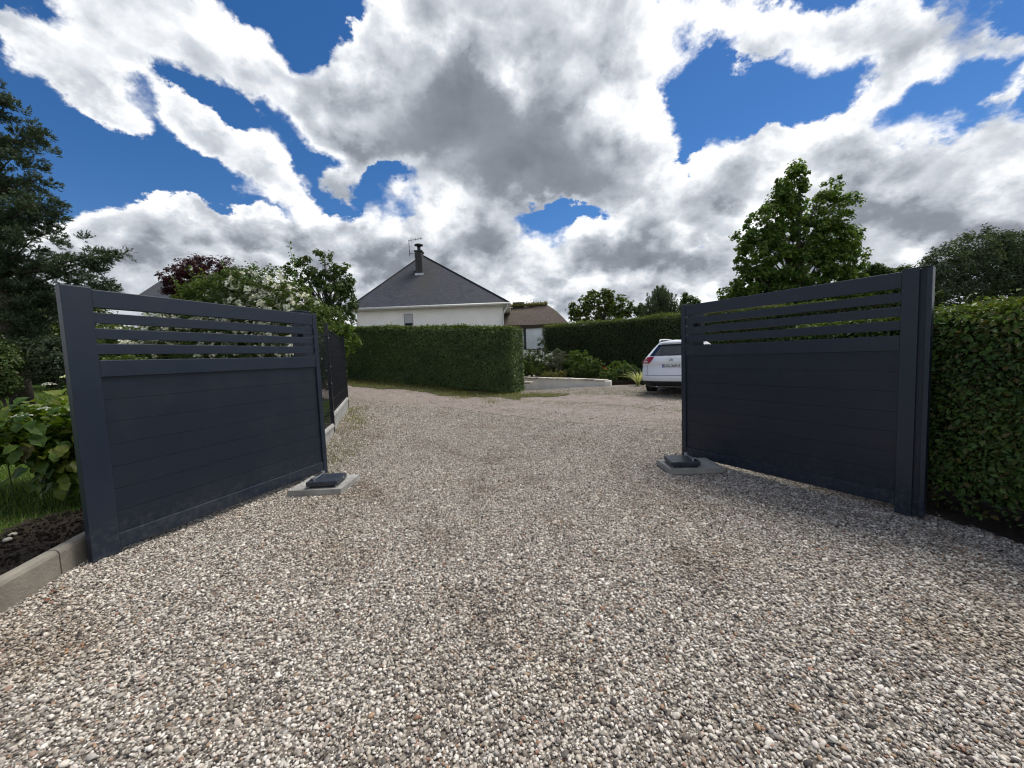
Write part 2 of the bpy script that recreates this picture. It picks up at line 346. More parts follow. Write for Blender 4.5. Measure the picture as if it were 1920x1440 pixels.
def ground_mat():
    """gravel seen between and beyond the modelled pebbles, turning into the packed lane"""
    m = bpy.data.materials.new('gravel_ground'); m.use_nodes = True; t = NT(m.node_tree); t.n.clear()
    out = t.node('ShaderNodeOutputMaterial'); b = t.node('ShaderNodeBsdfPrincipled'); t.l.new(b.outputs[0], out.inputs[0])
    pos = t.node('ShaderNodeTexCoord').outputs['Object']
    vo = t.node('ShaderNodeTexVoronoi'); t.put(vo.inputs['Vector'], pos); vo.inputs['Scale'].default_value = 48
    sp = t.node('ShaderNodeSeparateColor'); t.put(sp.inputs[0], vo.outputs['Color'])
    stone = t.ramp(sp.outputs[0], [(0.0, (0.09, 0.075, 0.062)), (0.3, (0.24, 0.20, 0.165)), (0.6, (0.38, 0.33, 0.27)), (0.85, (0.55, 0.50, 0.43)), (1.0, (0.74, 0.70, 0.62))])
    stone = t.mix(t.smooth(vo.outputs['Distance'], 0.25, 0.6, 0, 0.8), stone, (0.10, 0.082, 0.066))
    big = t.noise(pos, 0.8, 4, 0.6)
    # packed lane
    d = t.v('DOT_PRODUCT', pos, tuple(LANE_N))
    wob = t.m('MULTIPLY', t.m('SUBTRACT', t.noise(pos, 0.35, 3), 0.5), 1.1)
    d = t.m('ADD', d, wob)
    lane = t.m('MULTIPLY', t.smooth(d, 7.3, 8.3), t.smooth(d, 11.9, 11.2))
    fine = t.noise(pos, 55, 4, 0.75); mid = t.noise(pos, 3.0, 5, 0.6)
    lc = t.ramp(fine, [(0.3, (0.12, 0.10, 0.088)), (0.5, (0.235, 0.195, 0.175)), (0.72, (0.46, 0.40, 0.36))])
    lc = t.mix(t.smooth(mid, 0.45, 0.68, 0, 0.75), lc, (0.155, 0.13, 0.10))
    # two wheel tracks worn along the lane, weeds between them
    trk = t.m('ABSOLUTE', t.m('SUBTRACT', d, 9.75))
    weeds = t.m('MULTIPLY', t.smooth(trk, 0.35, 0.05), t.smooth(mid, 0.40, 0.55))
    lc = t.mix(t.m('MULTIPLY', weeds, 0.65), lc, (0.10, 0.10, 0.045))
    dirt = t.m('MULTIPLY', t.smooth(d, 10.9, 11.7), t.smooth(d, 13.0, 12.2))
    c = t.mix(t.m('MULTIPLY', lane, 0.80), stone, lc)
    c = t.mix(t.m('MULTIPLY', dirt, t.smooth(mid, 0.38, 0.60, 0, 0.7)), c, (0.085, 0.085, 0.035))
    c = t.mix(t.smooth(big, 0.52, 0.72, 0, 0.35), c, (0.15, 0.12, 0.09))
    t.put(b.inputs['Base Color'], c); b.inputs['Roughness'].default_value = 0.9; b.inputs['Specular IOR Level'].default_value = 0.2
    bn = t.node('ShaderNodeBump'); bn.inputs['Strength'].default_value = 0.9; bn.inputs['Distance'].default_value = 0.012
    h = t.m('ADD', t.m('MULTIPLY', t.m('SUBTRACT', 1.0, vo.outputs['Distance']), t.m('SUBTRACT', 1.0, t.m('MULTIPLY', lane, 0.7))), t.m('MULTIPLY', fine, 0.5))
    t.put(bn.inputs['Height'], h); t.l.new(bn.outputs[0], b.inputs['Normal'])
    return m


MATS['gravel_ground'] = ground_mat()


def pebble_mat():
    m = bpy.data.materials.new('pebble'); m.use_nodes = True; t = NT(m.node_tree); t.n.clear()
    out = t.node('ShaderNodeOutputMaterial'); b = t.node('ShaderNodeBsdfPrincipled'); t.l.new(b.outputs[0], out.inputs[0])
    inf = t.node('ShaderNodeObjectInfo')
    r = inf.outputs['Random']
    c = t.ramp(r, [(0.0, (0.050, 0.044, 0.040)), (0.08, (0.12, 0.105, 0.09)), (0.18, (0.21, 0.178, 0.145)), (0.28, (0.27, 0.25, 0.225)),
                   (0.38, (0.36, 0.30, 0.235)), (0.48, (0.37, 0.35, 0.32)), (0.58, (0.50, 0.44, 0.36)), (0.68, (0.56, 0.52, 0.455)),
                   (0.78, (0.66, 0.60, 0.51)), (0.90, (0.80, 0.76, 0.69)), (0.975, (0.28, 0.15, 0.095)), (1.0, (0.40, 0.28, 0.17))])
    loc = inf.outputs['Location']
    big = t.noise(loc, 0.9, 4, 0.6); b2 = t.noise(loc, 3.3, 4, 0.6)
    c = t.mix(t.smooth(big, 0.50, 0.70, 0, 0.65), c, t.mix(1.0, c, (0.74, 0.66, 0.56), 'MULTIPLY'))
    c = t.mix(t.smooth(b2, 0.52, 0.70, 0, 0.55), c, t.mix(1.0, c, (0.62, 0.61, 0.60), 'MULTIPLY'))
    tc = t.node('ShaderNodeTexCoord').outputs['Object']
    n = t.noise(tc, 1.6, 3, 0.6)
    c = t.mix(t.smooth(n, 0.35, 0.7, 0, 0.5), c, t.mix(1.0, c, (0.62, 0.60, 0.57), 'MULTIPLY'))
    for cx_, cy2, rr_ in ((-5.5, 0.2, 5.55), (-5.5, 0.2, 7.05), (7.5, 3.0, 6.4), (7.5, 3.0, 8.0)):
        dd = t.m('ABSOLUTE', t.m('SUBTRACT', t.v('DISTANCE', loc, (cx_, cy2, 0.0)), rr_))
        k = t.m('MULTIPLY', t.smooth(dd, 0.17, 0.03), t.smooth(big, 0.42, 0.58, 0.0, 0.55))
        c = t.mix(k, c, t.mix(1.0, c, (0.60, 0.56, 0.52), 'MULTIPLY'))
    t.put(b.inputs['Base Color'], c); b.inputs['Roughness'].default_value = 0.62; b.inputs['Specular IOR Level'].default_value = 0.35
    return m


MATS['pebble'] = pebble_mat()


def soil_mat(name, stops, scale):
    m = bpy.data.materials.new(name); m.use_nodes = True; t = NT(m.node_tree); t.n.clear()
    out = t.node('ShaderNodeOutputMaterial'); b = t.node('ShaderNodeBsdfPrincipled'); t.l.new(b.outputs[0], out.inputs[0])
    pos = t.node('ShaderNodeTexCoord').outputs['Object']
    f = t.noise(pos, scale, 6, 0.7)
    t.put(b.inputs['Base Color'], t.ramp(f, stops)); b.inputs['Roughness'].default_value = 0.95; b.inputs['Specular IOR Level'].default_value = 0.15
    bn = t.node('ShaderNodeBump'); bn.inputs['Strength'].default_value = 1.0; bn.inputs['Distance'].default_value = 0.03
    t.put(bn.inputs['Height'], f); t.l.new(bn.outputs[0], b.inputs['Normal'])
    MATS[name] = m


soil_mat('soil', [(0.3, (0.016, 0.012, 0.010)), (0.55, (0.035, 0.027, 0.021)), (0.8, (0.085, 0.07, 0.058))], 30)
soil_mat('lawn', [(0.3, (0.020, 0.040, 0.008)), (0.6, (0.045, 0.080, 0.014)), (0.8, (0.08, 0.11, 0.025))], 9)
soil_mat('meadow', [(0.3, (0.035, 0.055, 0.014)), (0.6, (0.055, 0.08, 0.02)), (0.8, (0.08, 0.10, 0.03))], 2)
soil_mat('verge', [(0.3, (0.045, 0.045, 0.020)), (0.55, (0.080, 0.085, 0.030)), (0.8, (0.13, 0.12, 0.06))], 11)


# ------------------------------------------------------------------ objects
def tag(o, label=None, cat=None, group=None, kind=None):
    if label: o['label'] = label
    if cat: o['category'] = cat
    if group: o['group'] = group
    if kind: o['kind'] = kind
    return o


def empty(name, loc=(0, 0, 0), rz=0.0, label=None, cat=None, group=None):
    o = bpy.data.objects.new(name, None); COL.objects.link(o); o.location = loc; o.rotation_euler = (0, 0, rz)
    o.empty_display_size = 0.2
    return tag(o, label, cat, group)


def link(name, me, parent=None, loc=None, rot=None, scale=None):
    o = bpy.data.objects.new(name, me); COL.objects.link(o)
    if parent is not None: o.parent = parent
    if loc is not None: o.location = loc
    if rot is not None: o.rotation_euler = rot
    if scale is not None: o.scale = (scale,) * 3 if isinstance(scale, (int, float)) else scale
    return o


def setmat(me, m): me.materials.append(MATS[m] if isinstance(m, str) else m)


class MB:
    def __init__(s): s.v = []; s.f = []
    def add(s, vs, fs):
        o = len(s.v); s.v += [tuple(v) for v in vs]; s.f += [tuple(i + o for i in f) for f in fs]; return s
    def box(s, x0, x1, y0, y1, z0, z1):
        return s.add([(x0, y0, z0), (x1, y0, z0), (x1, y1, z0), (x0, y1, z0), (x0, y0, z1), (x1, y0, z1), (x1, y1, z1), (x0, y1, z1)],
                     [(0, 3, 2, 1), (4, 5, 6, 7), (0, 1, 5, 4), (1, 2, 6, 5), (2, 3, 7, 6), (3, 0, 4, 7)])
    def tube(s, pts, rad, n=8, cap=True):
        pts = [Vector(p) for p in pts]
        rad = list(rad) if hasattr(rad, '__len__') else [rad] * len(pts)
        rings = []; up = Vector((0, 0, 1)); prev = None
        for i, p in enumerate(pts):
            d = (pts[min(i + 1, len(pts) - 1)] - pts[max(i - 1, 0)])
            d = d.normalized() if d.length > 1e-9 else Vector((0, 0, 1))
            if prev is None: a = d.cross(up if abs(d.z) < 0.95 else Vector((1, 0, 0))).normalized()
            else: a = (prev - d * prev.dot(d)).normalized()
            prev = a; b = d.cross(a)
            rings.append([p + (a * math.cos(2 * math.pi * k / n) + b * math.sin(2 * math.pi * k / n)) * rad[i] for k in range(n)])
        vs = [q for r in rings for q in r]; fs = []
        for i in range(len(pts) - 1):
            for k in range(n):
                k2 = (k + 1) % n
                fs.append((i * n + k, i * n + k2, (i + 1) * n + k2, (i + 1) * n + k))
        if cap:
            fs.append(tuple(range(n - 1, -1, -1))); fs.append(tuple((len(pts) - 1) * n + k for k in range(n)))
        return s.add(vs, fs)
    def prism(s, poly, z0, z1):
        n = len(poly)
        return s.add([(x, y, z0) for x, y in poly] + [(x, y, z1) for x, y in poly],
                     [tuple(range(n - 1, -1, -1)), tuple(range(n, 2 * n))] + [(i, (i + 1) % n, n + (i + 1) % n, n + i) for i in range(n)])
    def mesh(s, name, m, smooth=False):
        me = bpy.data.meshes.new(name); me.from_pydata(s.v, [], s.f); me.update(); setmat(me, m)
        if smooth: me.polygons.foreach_set('use_smooth', [True] * len(me.polygons))
        return me
    def build(s, name, m, parent=None, smooth=False, bevel=0.0, seg=2, loc=None, rot=None):
        o = link(name, s.mesh(name, m, smooth), parent, loc, rot)
        if bevel:
            b = o.modifiers.new('bevel', 'BEVEL'); b.width = bevel; b.segments = seg; b.limit_method = 'ANGLE'; b.angle_limit = R(40)
        return o


def BX(*a): return MB().box(*a)


# terrain -----------------------------------------------------------------
CP = np.array([(0, -8, 0), (-6, -6, 0.05), (6, -6, 0), (0, 0, 0), (-3.2, 2.8, -.012), (3.4, 3.1, -.085), (-2.5, 4.9, 0), (2.3, 5.1, -.05), (0, 5, 0), (0, 9, 0.02), (-3.2, 6.8, .17),
               (-4.4, 10.2, .20), (0.3, 13.0, .12), (-7.3, 16.7, .72), (-3.5, 14.8, .40), (5, 11.2, .07), (6.5, 14, .12), (3.35, 13.6, .2), (0.5, 16.5, -.12), (2.0, 15.3, .03), (0.3, 19.5, -.3),
               (-5, 4, .10), (-13, 10, .55), (-8, 7, .33), (8, 3, -.09), (3.0, 1.0, -.03), (10, 16, .3), (-3, 26, 1.2), (-14, 20, 1.2), (5, 27, .5), (14, 25, .5), (14, 6, 0)], float)


def _k(d): return np.sqrt(d * d + 2.0)


_A = _k(np.linalg.norm(CP[:, None, :2] - CP[None, :, :2], axis=2)) + np.eye(len(CP)) * 0.01
_n = len(CP); _S = np.zeros((_n + 1, _n + 1)); _S[:_n, :_n] = _A; _S[_n, :_n] = 1; _S[:_n, _n] = 1
_W = np.linalg.solve(_S, np.append(CP[:, 2], 0))


def hz(x, y):
    x = np.atleast_1d(np.asarray(x, float)); y = np.atleast_1d(np.asarray(y, float)); out = np.empty(x.shape)
    xf, yf = x.ravel(), y.ravel(); o = np.empty(xf.shape)
    for i in range(0, len(xf), 50000):
        dd = np.hypot(xf[i:i + 50000, None] - CP[None, :, 0], yf[i:i + 50000, None] - CP[None, :, 1])
        o[i:i + 50000] = _k(dd) @ _W[:_n] + _W[_n]
    r = np.hypot(xf, yf - 8); b = np.clip((r - 24) / 26, 0, 1); b = b * b * (3 - 2 * b)
    o = o * (1 - b) + 0.6 * b
    return o.reshape(x.shape)


def hz1(x, y): return float(hz([x], [y])[0])


def sheet(name, m, xs, ys, off, inside=None, bumpf=None):
    X, Y = np.meshgrid(xs, ys); Z = hz(X, Y) + off
    if bumpf is not None: Z = Z + bumpf(X, Y)
    nx, ny = len(xs), len(ys)
    v = np.stack([X, Y, Z], -1).reshape(-1, 3)
    fs = []
    idx = np.arange(nx * ny).reshape(ny, nx)
    q = np.stack([idx[:-1, :-1], idx[:-1, 1:], idx[1:, 1:], idx[1:, :-1]], -1).reshape(-1, 4)
    if inside is not None:
        cx = X.ravel()[q].mean(1); cyy = Y.ravel()[q].mean(1); q = q[inside(cx, cyy)]
    return npmesh(name, v, q, m, smooth=True)


def npmesh(name, v, q, m, smooth=False, rnd=None):
    me = bpy.data.meshes.new(name); k = q.shape[1]; n = len(q)
    me.vertices.add(len(v)); me.vertices.foreach_set('co', np.asarray(v, np.float32).ravel())
    me.loops.add(n * k); me.loops.foreach_set('vertex_index', np.asarray(q, np.int32).ravel())
    me.polygons.add(n); me.polygons.foreach_set('loop_start', np.arange(0, n * k, k, dtype=np.int32))
    try: me.polygons.foreach_set('loop_total', np.full(n, k, dtype=np.int32))
    except Exception: pass
    me.polygons.foreach_set('use_smooth', np.full(n, smooth, bool))
    me.update(calc_edges=True); me.validate()
    if rnd is not None:
        a = me.attributes.new('rnd', 'FLOAT', 'FACE'); a.data.foreach_set('value', np.asarray(rnd, np.float32))
    setmat(me, m)
    return me


# cheap smooth noise in numpy
_ph = rng.uniform(0, 6.28, (3, 6)); _fr = rng.normal(0, 1, (3, 6, 3))


def snoise(p, s=1.0):
    o = 0
    for k in range(3):
        f = _fr[k] * s * (2 ** k)
        o = o + (np.sin(p @ f.T + _ph[k]).mean(1)) / (1.6 ** k)
    return o


def unit(a): return a / np.maximum(np.linalg.norm(a, axis=1, keepdims=True), 1e-9)


def leaves_mesh(name, pos, nrm, size, m, aspect=0.55, fold=0.18, lift=None, shape='rhomb'):
    """one small folded leaf (two triangles; six for 'hex') per position"""
    N = len(pos); nrm = unit(nrm); t = rng.normal(0, 1, (N, 3))
    if lift is not None: t = lift + t * 0.35
    t = unit(t - nrm * (t * nrm).sum(1, keepdims=True)); b = np.cross(nrm, t)
    s = size[:, None]
    base = pos - t * s * .5; tip = pos + t * s * .5
    if shape == 'rhomb':
        l = pos + b * s * aspect * .5 + nrm * s * fold; r = pos - b * s * aspect * .5 + nrm * s * fold
        v = np.stack([base, r, tip, l], 1).reshape(-1, 3)
        i = np.arange(N)[:, None] * 4
        q = np.concatenate([i + [[0, 1, 2]], i + [[0, 2, 3]]], 1).reshape(-1, 3)
        rnd = np.repeat(rng.random(N), 2)
    else:
        c1 = pos - t * s * .22; c2 = pos + t * s * .18; dr = nrm * s
        tip = tip - dr * .16
        l1 = c1 + b * s * aspect * .45 + dr * fold * .7; l2 = c2 + b * s * aspect * .42 + dr * fold * .6
        r1 = c1 - b * s * aspect * .45 + dr * fold * .7; r2 = c2 - b * s * aspect * .42 + dr * fold * .6
        v = np.stack([base, r1, r2, tip, l2, l1], 1).reshape(-1, 3)
        i = np.arange(N)[:, None] * 6
        q = np.concatenate([i + [[0, 1, 2]], i + [[0, 2, 3]], i + [[0, 3, 4]], i + [[0, 4, 5]]], 1).reshape(-1, 3)
        rnd = np.repeat(rng.random(N), 4)
    return npmesh(name, v, q, m, rnd=rnd)


def blades_mesh(name, pos, h, wd, m, lean=0.35):
    N = len(pos); a = rng.uniform(0, 6.283, N); side = np.stack([np.cos(a), np.sin(a), 0 * a], 1)
    l = np.stack([-np.sin(a), np.cos(a), 0 * a], 1) * (h * lean * rng.normal(0, 1, N))[:, None]
    up = np.zeros((N, 3)); up[:, 2] = h
    v = np.stack([pos - side * wd[:, None], pos + side * wd[:, None], pos + up + l], 1).reshape(-1, 3)
    return npmesh(name, v, np.arange(N * 3).reshape(-1, 3), m, rnd=rng.random(N))


# ------------------------------------------------------------------ the ground
GZ = 0.0
xs = np.concatenate([np.linspace(-400, -45, 24), np.linspace(-40, 40, 81), np.linspace(45, 400, 24)])
ys = np.concatenate([np.linspace(-300, -20, 16), np.linspace(-16, 44, 61), np.linspace(50, 600, 24)])
link('ground', sheet('ground', 'meadow', xs, ys, -0.03))['kind'] = 'structure'

KA, KB = Vector((-2.62, 0.30)), Vector((-3.42, 3.26))     # the concrete edging, from beside the camera to behind the gate


def left_border(y):                # where the gravel ends on the left
    y = np.asarray(y, float)
    return np.interp(y, [-6, 0.3, 3.26, 3.9, 5.2, 6.8, 10.2, 12.0, 14.5, 17, 20], [-1.2, -2.62, -3.42, -3.0, -2.80, -3.3, -4.45, -6.0, -11, -14, -18])


def right_border(y):
    return np.interp(np.asarray(y, float), [-6, 0, 5.0, 5.4, 9, 12, 15, 20], [3.7, 3.62, 3.62, 3.0, 12, 13, 12, 8])


def hedge_side(x, y):              # >0 on the lane side of the front hedge line
    return (0.30 - x) * 0 + (-(x - 0.3) * 0.413 - (y - 13.0) * 0.911)


gx = np.arange(-20, 16, 0.14); gy = np.arange(-6, 24, 0.14)


def dimples(X, Y):                 # shallow scuffs and ruts in the loose gravel
    p = np.stack([X.ravel(), Y.ravel(), 0 * X.ravel()], 1)
    return (snoise(p, 1.3) * 0.012 + snoise(p + 7, 3.5) * 0.006).reshape(X.shape)


link('gravel_driveway', sheet('gravel_driveway', 'gravel_ground', gx, gy, 0.0,
     lambda x, y: (x > left_border(y) - 0.12) & (x < right_border(y) + 0.3), dimples))['kind'] = 'structure'
lx = np.arange(-22, -2.6, 0.25); ly = np.arange(-2, 24, 0.25)
link('lawn', sheet('lawn', 'lawn', lx, ly, 0.09, lambda x, y: (x < left_border(y) - np.where(y < 4.6, 0.62, 0.25)) & (y < 15.5 + 0.0 * x)))['kind'] = 'structure'
bx_ = np.arange(-4.6, -2.4, 0.06); by_ = np.arange(-1.0, 6.6, 0.06)
link('planting_bed', sheet('planting_bed', 'soil', bx_, by_, 0.115, lambda x, y: (x < left_border(y) - 0.05) & (x > left_border(y) - 0.80),
     lambda X, Y: (snoise(np.stack([X.ravel(), Y.ravel(), 0 * X.ravel()], 1), 9.0) * 0.022).reshape(X.shape)))['kind'] = 'structure'
rx_ = np.arange(3.2, 6.6, 0.08); ry_ = np.arange(-2.0, 5.6, 0.08)
link('hedge_soil', sheet('hedge_soil', 'soil', rx_, ry_, 0.012, lambda x, y: (x > 3.50 + 0.10 * np.sin(3 * y)) & (x < 6.2),
     lambda X, Y: (snoise(np.stack([X.ravel(), Y.ravel(), 0 * X.ravel()], 1), 9.0) * 0.012).reshape(X.shape)))['kind'] = 'structure'
vx = np.arange(-18, 3.2, 0.12); vy = np.arange(9.5, 24, 0.12)


def verge_in(x, y):
    d = hedge_side(x, y)
    wv = np.where(x > 0.3, 0.85 - 0.28 * (x - 0.3), 1.35) + 0.18 * np.sin(2.1 * x) + 0.1 * np.sin(5.3 * x + 1)
    return (d < wv) & (d > np.where(x > 0.3, 0.12, -1.4)) & (x < 2.4)


link('grass_verge', sheet('grass_verge', 'verge', vx, vy, 0.012, verge_in))['kind'] = 'structure'


# pebbles ---------------------------------------------------------------------
def make_pebbles():
    pc = bpy.data.collections.new('pebble_kinds')
    for i in range(9):
        bm = bmesh.new(); bmesh.ops.create_icosphere(bm, subdivisions=2, radius=1.0)
        sx, sy, sz = random.uniform(.85, 1.35), random.uniform(.7, 1.0), random.uniform(.42, .72)
        ax = [Vector((random.gauss(0, 1), random.gauss(0, 1), random.gauss(0, 1))).normalized() for _ in range(5)]
        off = [random.uniform(.55, .9) for _ in range(5)]
        for v in bm.verts:
            for a, o_ in zip(ax, off):                       # chipped flats
                d = v.co.dot(a)
                if d > o_: v.co -= a * (d - o_) * 0.85
            v.co = Vector((v.co.x * sx, v.co.y * sy, v.co.z * sz))
        me = bpy.data.meshes.new('pebble'); bm.to_mesh(me); bm.free(); setmat(me, 'pebble')
        me.polygons.foreach_set('use_smooth', [i % 3 != 0] * len(me.polygons))
        o = bpy.data.objects.new('pebble', me); pc.objects.link(o)
    P = []
    for (y0, y1, dens_, hw) in ((0.75, 2.0, 14500, 3.4), (2.0, 3.2, 13500, 4.2), (3.2, 5.0, 11000, 4.2), (5.0, 7.5, 7500, 6.0), (7.5, 10.5, 2600, 8.0), (10.5, 17.0, 700, 9.0)):
        n = int(dens_ * (y1 - y0) * 2 * hw)
        p = np.stack([rng.uniform(-hw, hw, n), rng.uniform(y0, y1, n)], 1)
        k = (p[:, 0] > left_border(p[:, 1]) + 0.02) & (p[:, 0] < np.where(p[:, 1] < 5.2, 3.60 + 0.10 * np.sin(3 * p[:, 1]) + rng.normal(0, .05, n), 12)) & (np.abs(p[:, 0]) < 1.36 * p[:, 1] + 1.2)
        d = p[:, 0] * LANE_N.x + p[:, 1] * LANE_N.y + 0.25 * np.sin(p[:, 0] * .7)
        keep = np.where((d > 7.6) & (d < 11.6), 0.16 + 0.1 * np.sin(d * 4), 1.0)
        k &= rng.random(n) < keep
        k &= ~((hedge_side(p[:, 0], p[:, 1]) < 0.4) & (p[:, 0] < 0.5))
        k &= ~((p[:, 1] > 13.2) & (p[:, 0] > 3.3 + 0.5 * (p[:, 1] - 13.6)))
        P.append(p[k])
    P = np.concatenate(P); n = len(P)
    z = hz(P[:, 0], P[:, 1]) + dimples(P[:, 0], P[:, 1]) + rng.uniform(-0.002, 0.009, n)
    s = np.clip(rng.lognormal(math.log(0.0056), 0.34, n), .0030, .0145) * np.where(P[:, 1] > 7.5, 1.25, 1.0)
    z += (s - 0.008) * 0.4
    for (x0, x1, y0, y1, zt) in ((-2.48, -1.90, 4.08, 4.60, .045), (1.80, 2.42, 4.38, 4.80, .025)):     # a few stones kicked onto the slabs
        m = 46; e = rng.random(m) < .75
        ax = np.where(e, np.where(rng.random(m) < .5, x0 + rng.exponential(.03, m), x1 - rng.exponential(.03, m)), rng.uniform(x0, x1, m)).clip(x0 + .01, x1 - .01)
        ay = np.where(e, rng.uniform(y0, y1, m), y0 + rng.exponential(.04, m)).clip(y0 + .01, y1 - .01)
        P = np.concatenate([P, np.column_stack([ax, ay])]); z = np.concatenate([z, np.full(m, zt + .002)]); s = np.concatenate([s, rng.uniform(.0035, .008, m)])
    n = len(P)
    me = bpy.data.meshes.new('loose_gravel'); me.vertices.add(n)
    me.vertices.foreach_set('co', np.stack([P[:, 0], P[:, 1], z], 1).astype(np.float32).ravel())
    a = me.attributes.new('scl', 'FLOAT', 'POINT'); a.data.foreach_set('value', s.astype(np.float32))
    rot = np.stack([rng.normal(0, .35, n), rng.normal(0, .35, n), rng.uniform(0, 6.283, n)], 1)
    a = me.attributes.new('rot', 'FLOAT_VECTOR', 'POINT'); a.data.foreach_set('vector', rot.astype(np.float32).ravel())
    o = link('loose_gravel', me)
    tag(o, 'loose white, grey and tan pebbles covering the driveway', 'gravel', kind='stuff')
    scatter(o, pc)
    print('pebbles', n)


def scatter(o, coll):
    ng = bpy.data.node_groups.new('scatter', 'GeometryNodeTree')
    ng.interface.new_socket('Geometry', in_out='INPUT', socket_type='NodeSocketGeometry')
    ng.interface.new_socket('Geometry', in_out='OUTPUT', socket_type='NodeSocketGeometry')
    N = ng.nodes; L = ng.links
    gi = N.new('NodeGroupInput'); go = N.new('NodeGroupOutput')
    iop = N.new('GeometryNodeInstanceOnPoints'); ci = N.new('GeometryNodeCollectionInfo')
    ci.inputs['Collection'].default_value = coll; ci.inputs['Separate Children'].default_value = True; ci.inputs['Reset Children'].default_value = True
    a1 = N.new('GeometryNodeInputNamedAttribute'); a1.data_type = 'FLOAT'; a1.inputs['Name'].default_value = 'scl'
    a2 = N.new('GeometryNodeInputNamedAttribute'); a2.data_type = 'FLOAT_VECTOR'; a2.inputs['Name'].default_value = 'rot'
    e2r = N.new('FunctionNodeEulerToRotation')
    L.new(gi.outputs[0], iop.inputs['Points']); L.new(ci.outputs[0], iop.inputs['Instance'])
    iop.inputs['Pick Instance'].default_value = True
    L.new(a1.outputs['Attribute'], iop.inputs['Scale']); L.new(a2.outputs['Attribute'], e2r.inputs[0]); L.new(e2r.outputs[0], iop.inputs['Rotation'])
    L.new(iop.outputs[0], go.inputs[0])
    md = o.modifiers.new('scatter', 'NODES'); md.node_group = ng


make_pebbles()

# grass blades: lawn near the hydrangea, the verge under the hedge, weeds by the fence -----------
n = 60000
p = np.stack([rng.uniform(-7.5, -3.4, n), rng.uniform(2.2, 7.5, n)], 1)
p = p[(p[:, 0] < left_border(p[:, 1]) - np.where(p[:, 1] < 4.6, 0.66, 0.3) + rng.normal(0, .04, n))]
n = 45000
q = np.stack([rng.uniform(-16, -4.5, n), rng.uniform(7.5, 15.3, n)], 1); q = q[q[:, 0] < left_border(q[:, 1]) - 0.3]
p = np.concatenate([p, q]); z = hz(p[:, 0], p[:, 1]) + 0.085
tag(link('grass', blades_mesh('grass', np.column_stack([p, z]), rng.uniform(.03, .075, len(p)) * np.where(p[:, 1] > 7.5, 1.5, 1), np.where(p[:, 1] > 7.5, .008, .0035), 'grass', 0.6)),
    'mown green grass of the lawn left of the gate', 'grass', kind='stuff')
n = 60000
p = np.stack([rng.uniform(-15, 2.6, n), rng.uniform(9.5, 21, n)], 1)
k = verge_in(p[:, 0], p[:, 1]) & (rng.random(n) < 0.35 + 0.65 * (snoise(np.column_stack([p, 0 * p[:, 0]]), 2.0) > -0.1)); p = p[k]
z = hz(p[:, 0], p[:, 1]) + 0.01
tag(link('verge_grass', blades_mesh('verge_grass', np.column_stack([p, z]), rng.uniform(.03, .11, len(p)), np.full(len(p), .008), 'moss', 0.7)),
    'short yellowish grass along the foot of the long clipped hedge', 'grass', kind='stuff')
cen = np.array([(-3.0, 7.2), (-3.55, 8.4), (-3.9, 9.2), (-4.1, 10.0), (-2.7, 6.0), (-2.5, 5.5), (-3.3, 7.9), (-1.6, 12.2), (-0.6, 11.2), (1.2, 12.4), (0.7, 12.8)])
n = 2600; c = cen[rng.integers(0, len(cen), n)]; p = c + rng.normal(0, 1, (n, 2)) * [0.16, 0.3]
p = p[p[:, 0] > left_border(p[:, 1]) + 0.03]
tag(link('weeds', blades_mesh('weeds', np.column_stack([p, hz(p[:, 0], p[:, 1])]), rng.uniform(.02, .07, len(p)), np.full(len(p), .006), 'moss', 1.2)),
    'small weeds sprouting from the gravel beside the fence', 'weeds', kind='stuff')

# ------------------------------------------------------------------ gates
def gate(A, B, z0, facing, label, near_extra, ztop=2.03):
    """A near (free) end, B hinge end; local x runs from A to B, the side seen from the drive is at local y = facing*t"""
    A = Vector(A); B = Vector(B); d = B - A; L = d.length; rz = math.atan2(d.y, d.x)
    g = empty('gate_leaf', (A.x, A.y, z0), rz, label, 'gate', 'leaves of the open driveway gate')
    t = 0.03; s = facing
    def bar(name, x0, x1, z_0, z_1, th=t, m='anthracite', bev=0.004):
        return BX(x0, x1, -th, th, z_0, z_1).build(name, m, g, bevel=bev)
    w0 = 0.165
    if near_extra:
        a = bar('stile', 0.075, w0 + 0.015, -0.03, ztop, t)
        BX(0.0, 0.034, -t, t, -0.02, ztop - 0.006).build('closing_strip', 'anthracite', g, bevel=0.004)
        BX(0.034, 0.075, -t + 0.02, t - 0.02, -0.02, ztop - 0.01).build('closing_groove', 'anthracite_board', g)
        w0 += 0.015
    else:
        bar('stile', 0.0, w0, -0.03, ztop, t)
    BX(0.004, w0 - 0.004, -t + 0.003, t - 0.003, ztop, ztop + 0.006).build('stile_cap', 'anthracite_board', g, bevel=0.002)
    bar('stile', L - 0.062, L, -0.02, ztop, t)
    x0, x1 = w0 + 0.001, L - 0.063
    tr = t - 0.004
    bar('top_rail', x0, x1, 1.885, 2.018, tr)
    bar('middle_rail', x0, x1, 1.365, 1.493, tr)
    bar('bottom_rail', x0, x1, 0.035, 0.150, tr)
    for z_0 in (1.537, 1.652, 1.770):
        bar('slat', x0, x1, z_0, z_0 + 0.080, 0.016, bev=0.003)
    n = 7; h = (1.365 - 0.150) / n
    for i in range(n):
        z_0 = 0.150 + i * h
        BX(x0, x1, -0.012, 0.012, z_0 + 0.001, z_0 + h - 0.001).box(x0 + .001, x1 - .001, -0.005, 0.005, z_0 + h - 0.0009, z_0 + h + 0.006).build('board', 'anthracite_board', g)
    # hinge hardware
    for z_0 in (0.36, 1.72):
        MB().tube([(L + 0.012, 0, z_0), (L + 0.012, 0, z_0 + 0.11)], 0.011, 10).build('hinge', 'metal_dark', g, smooth=False)
    return g, L


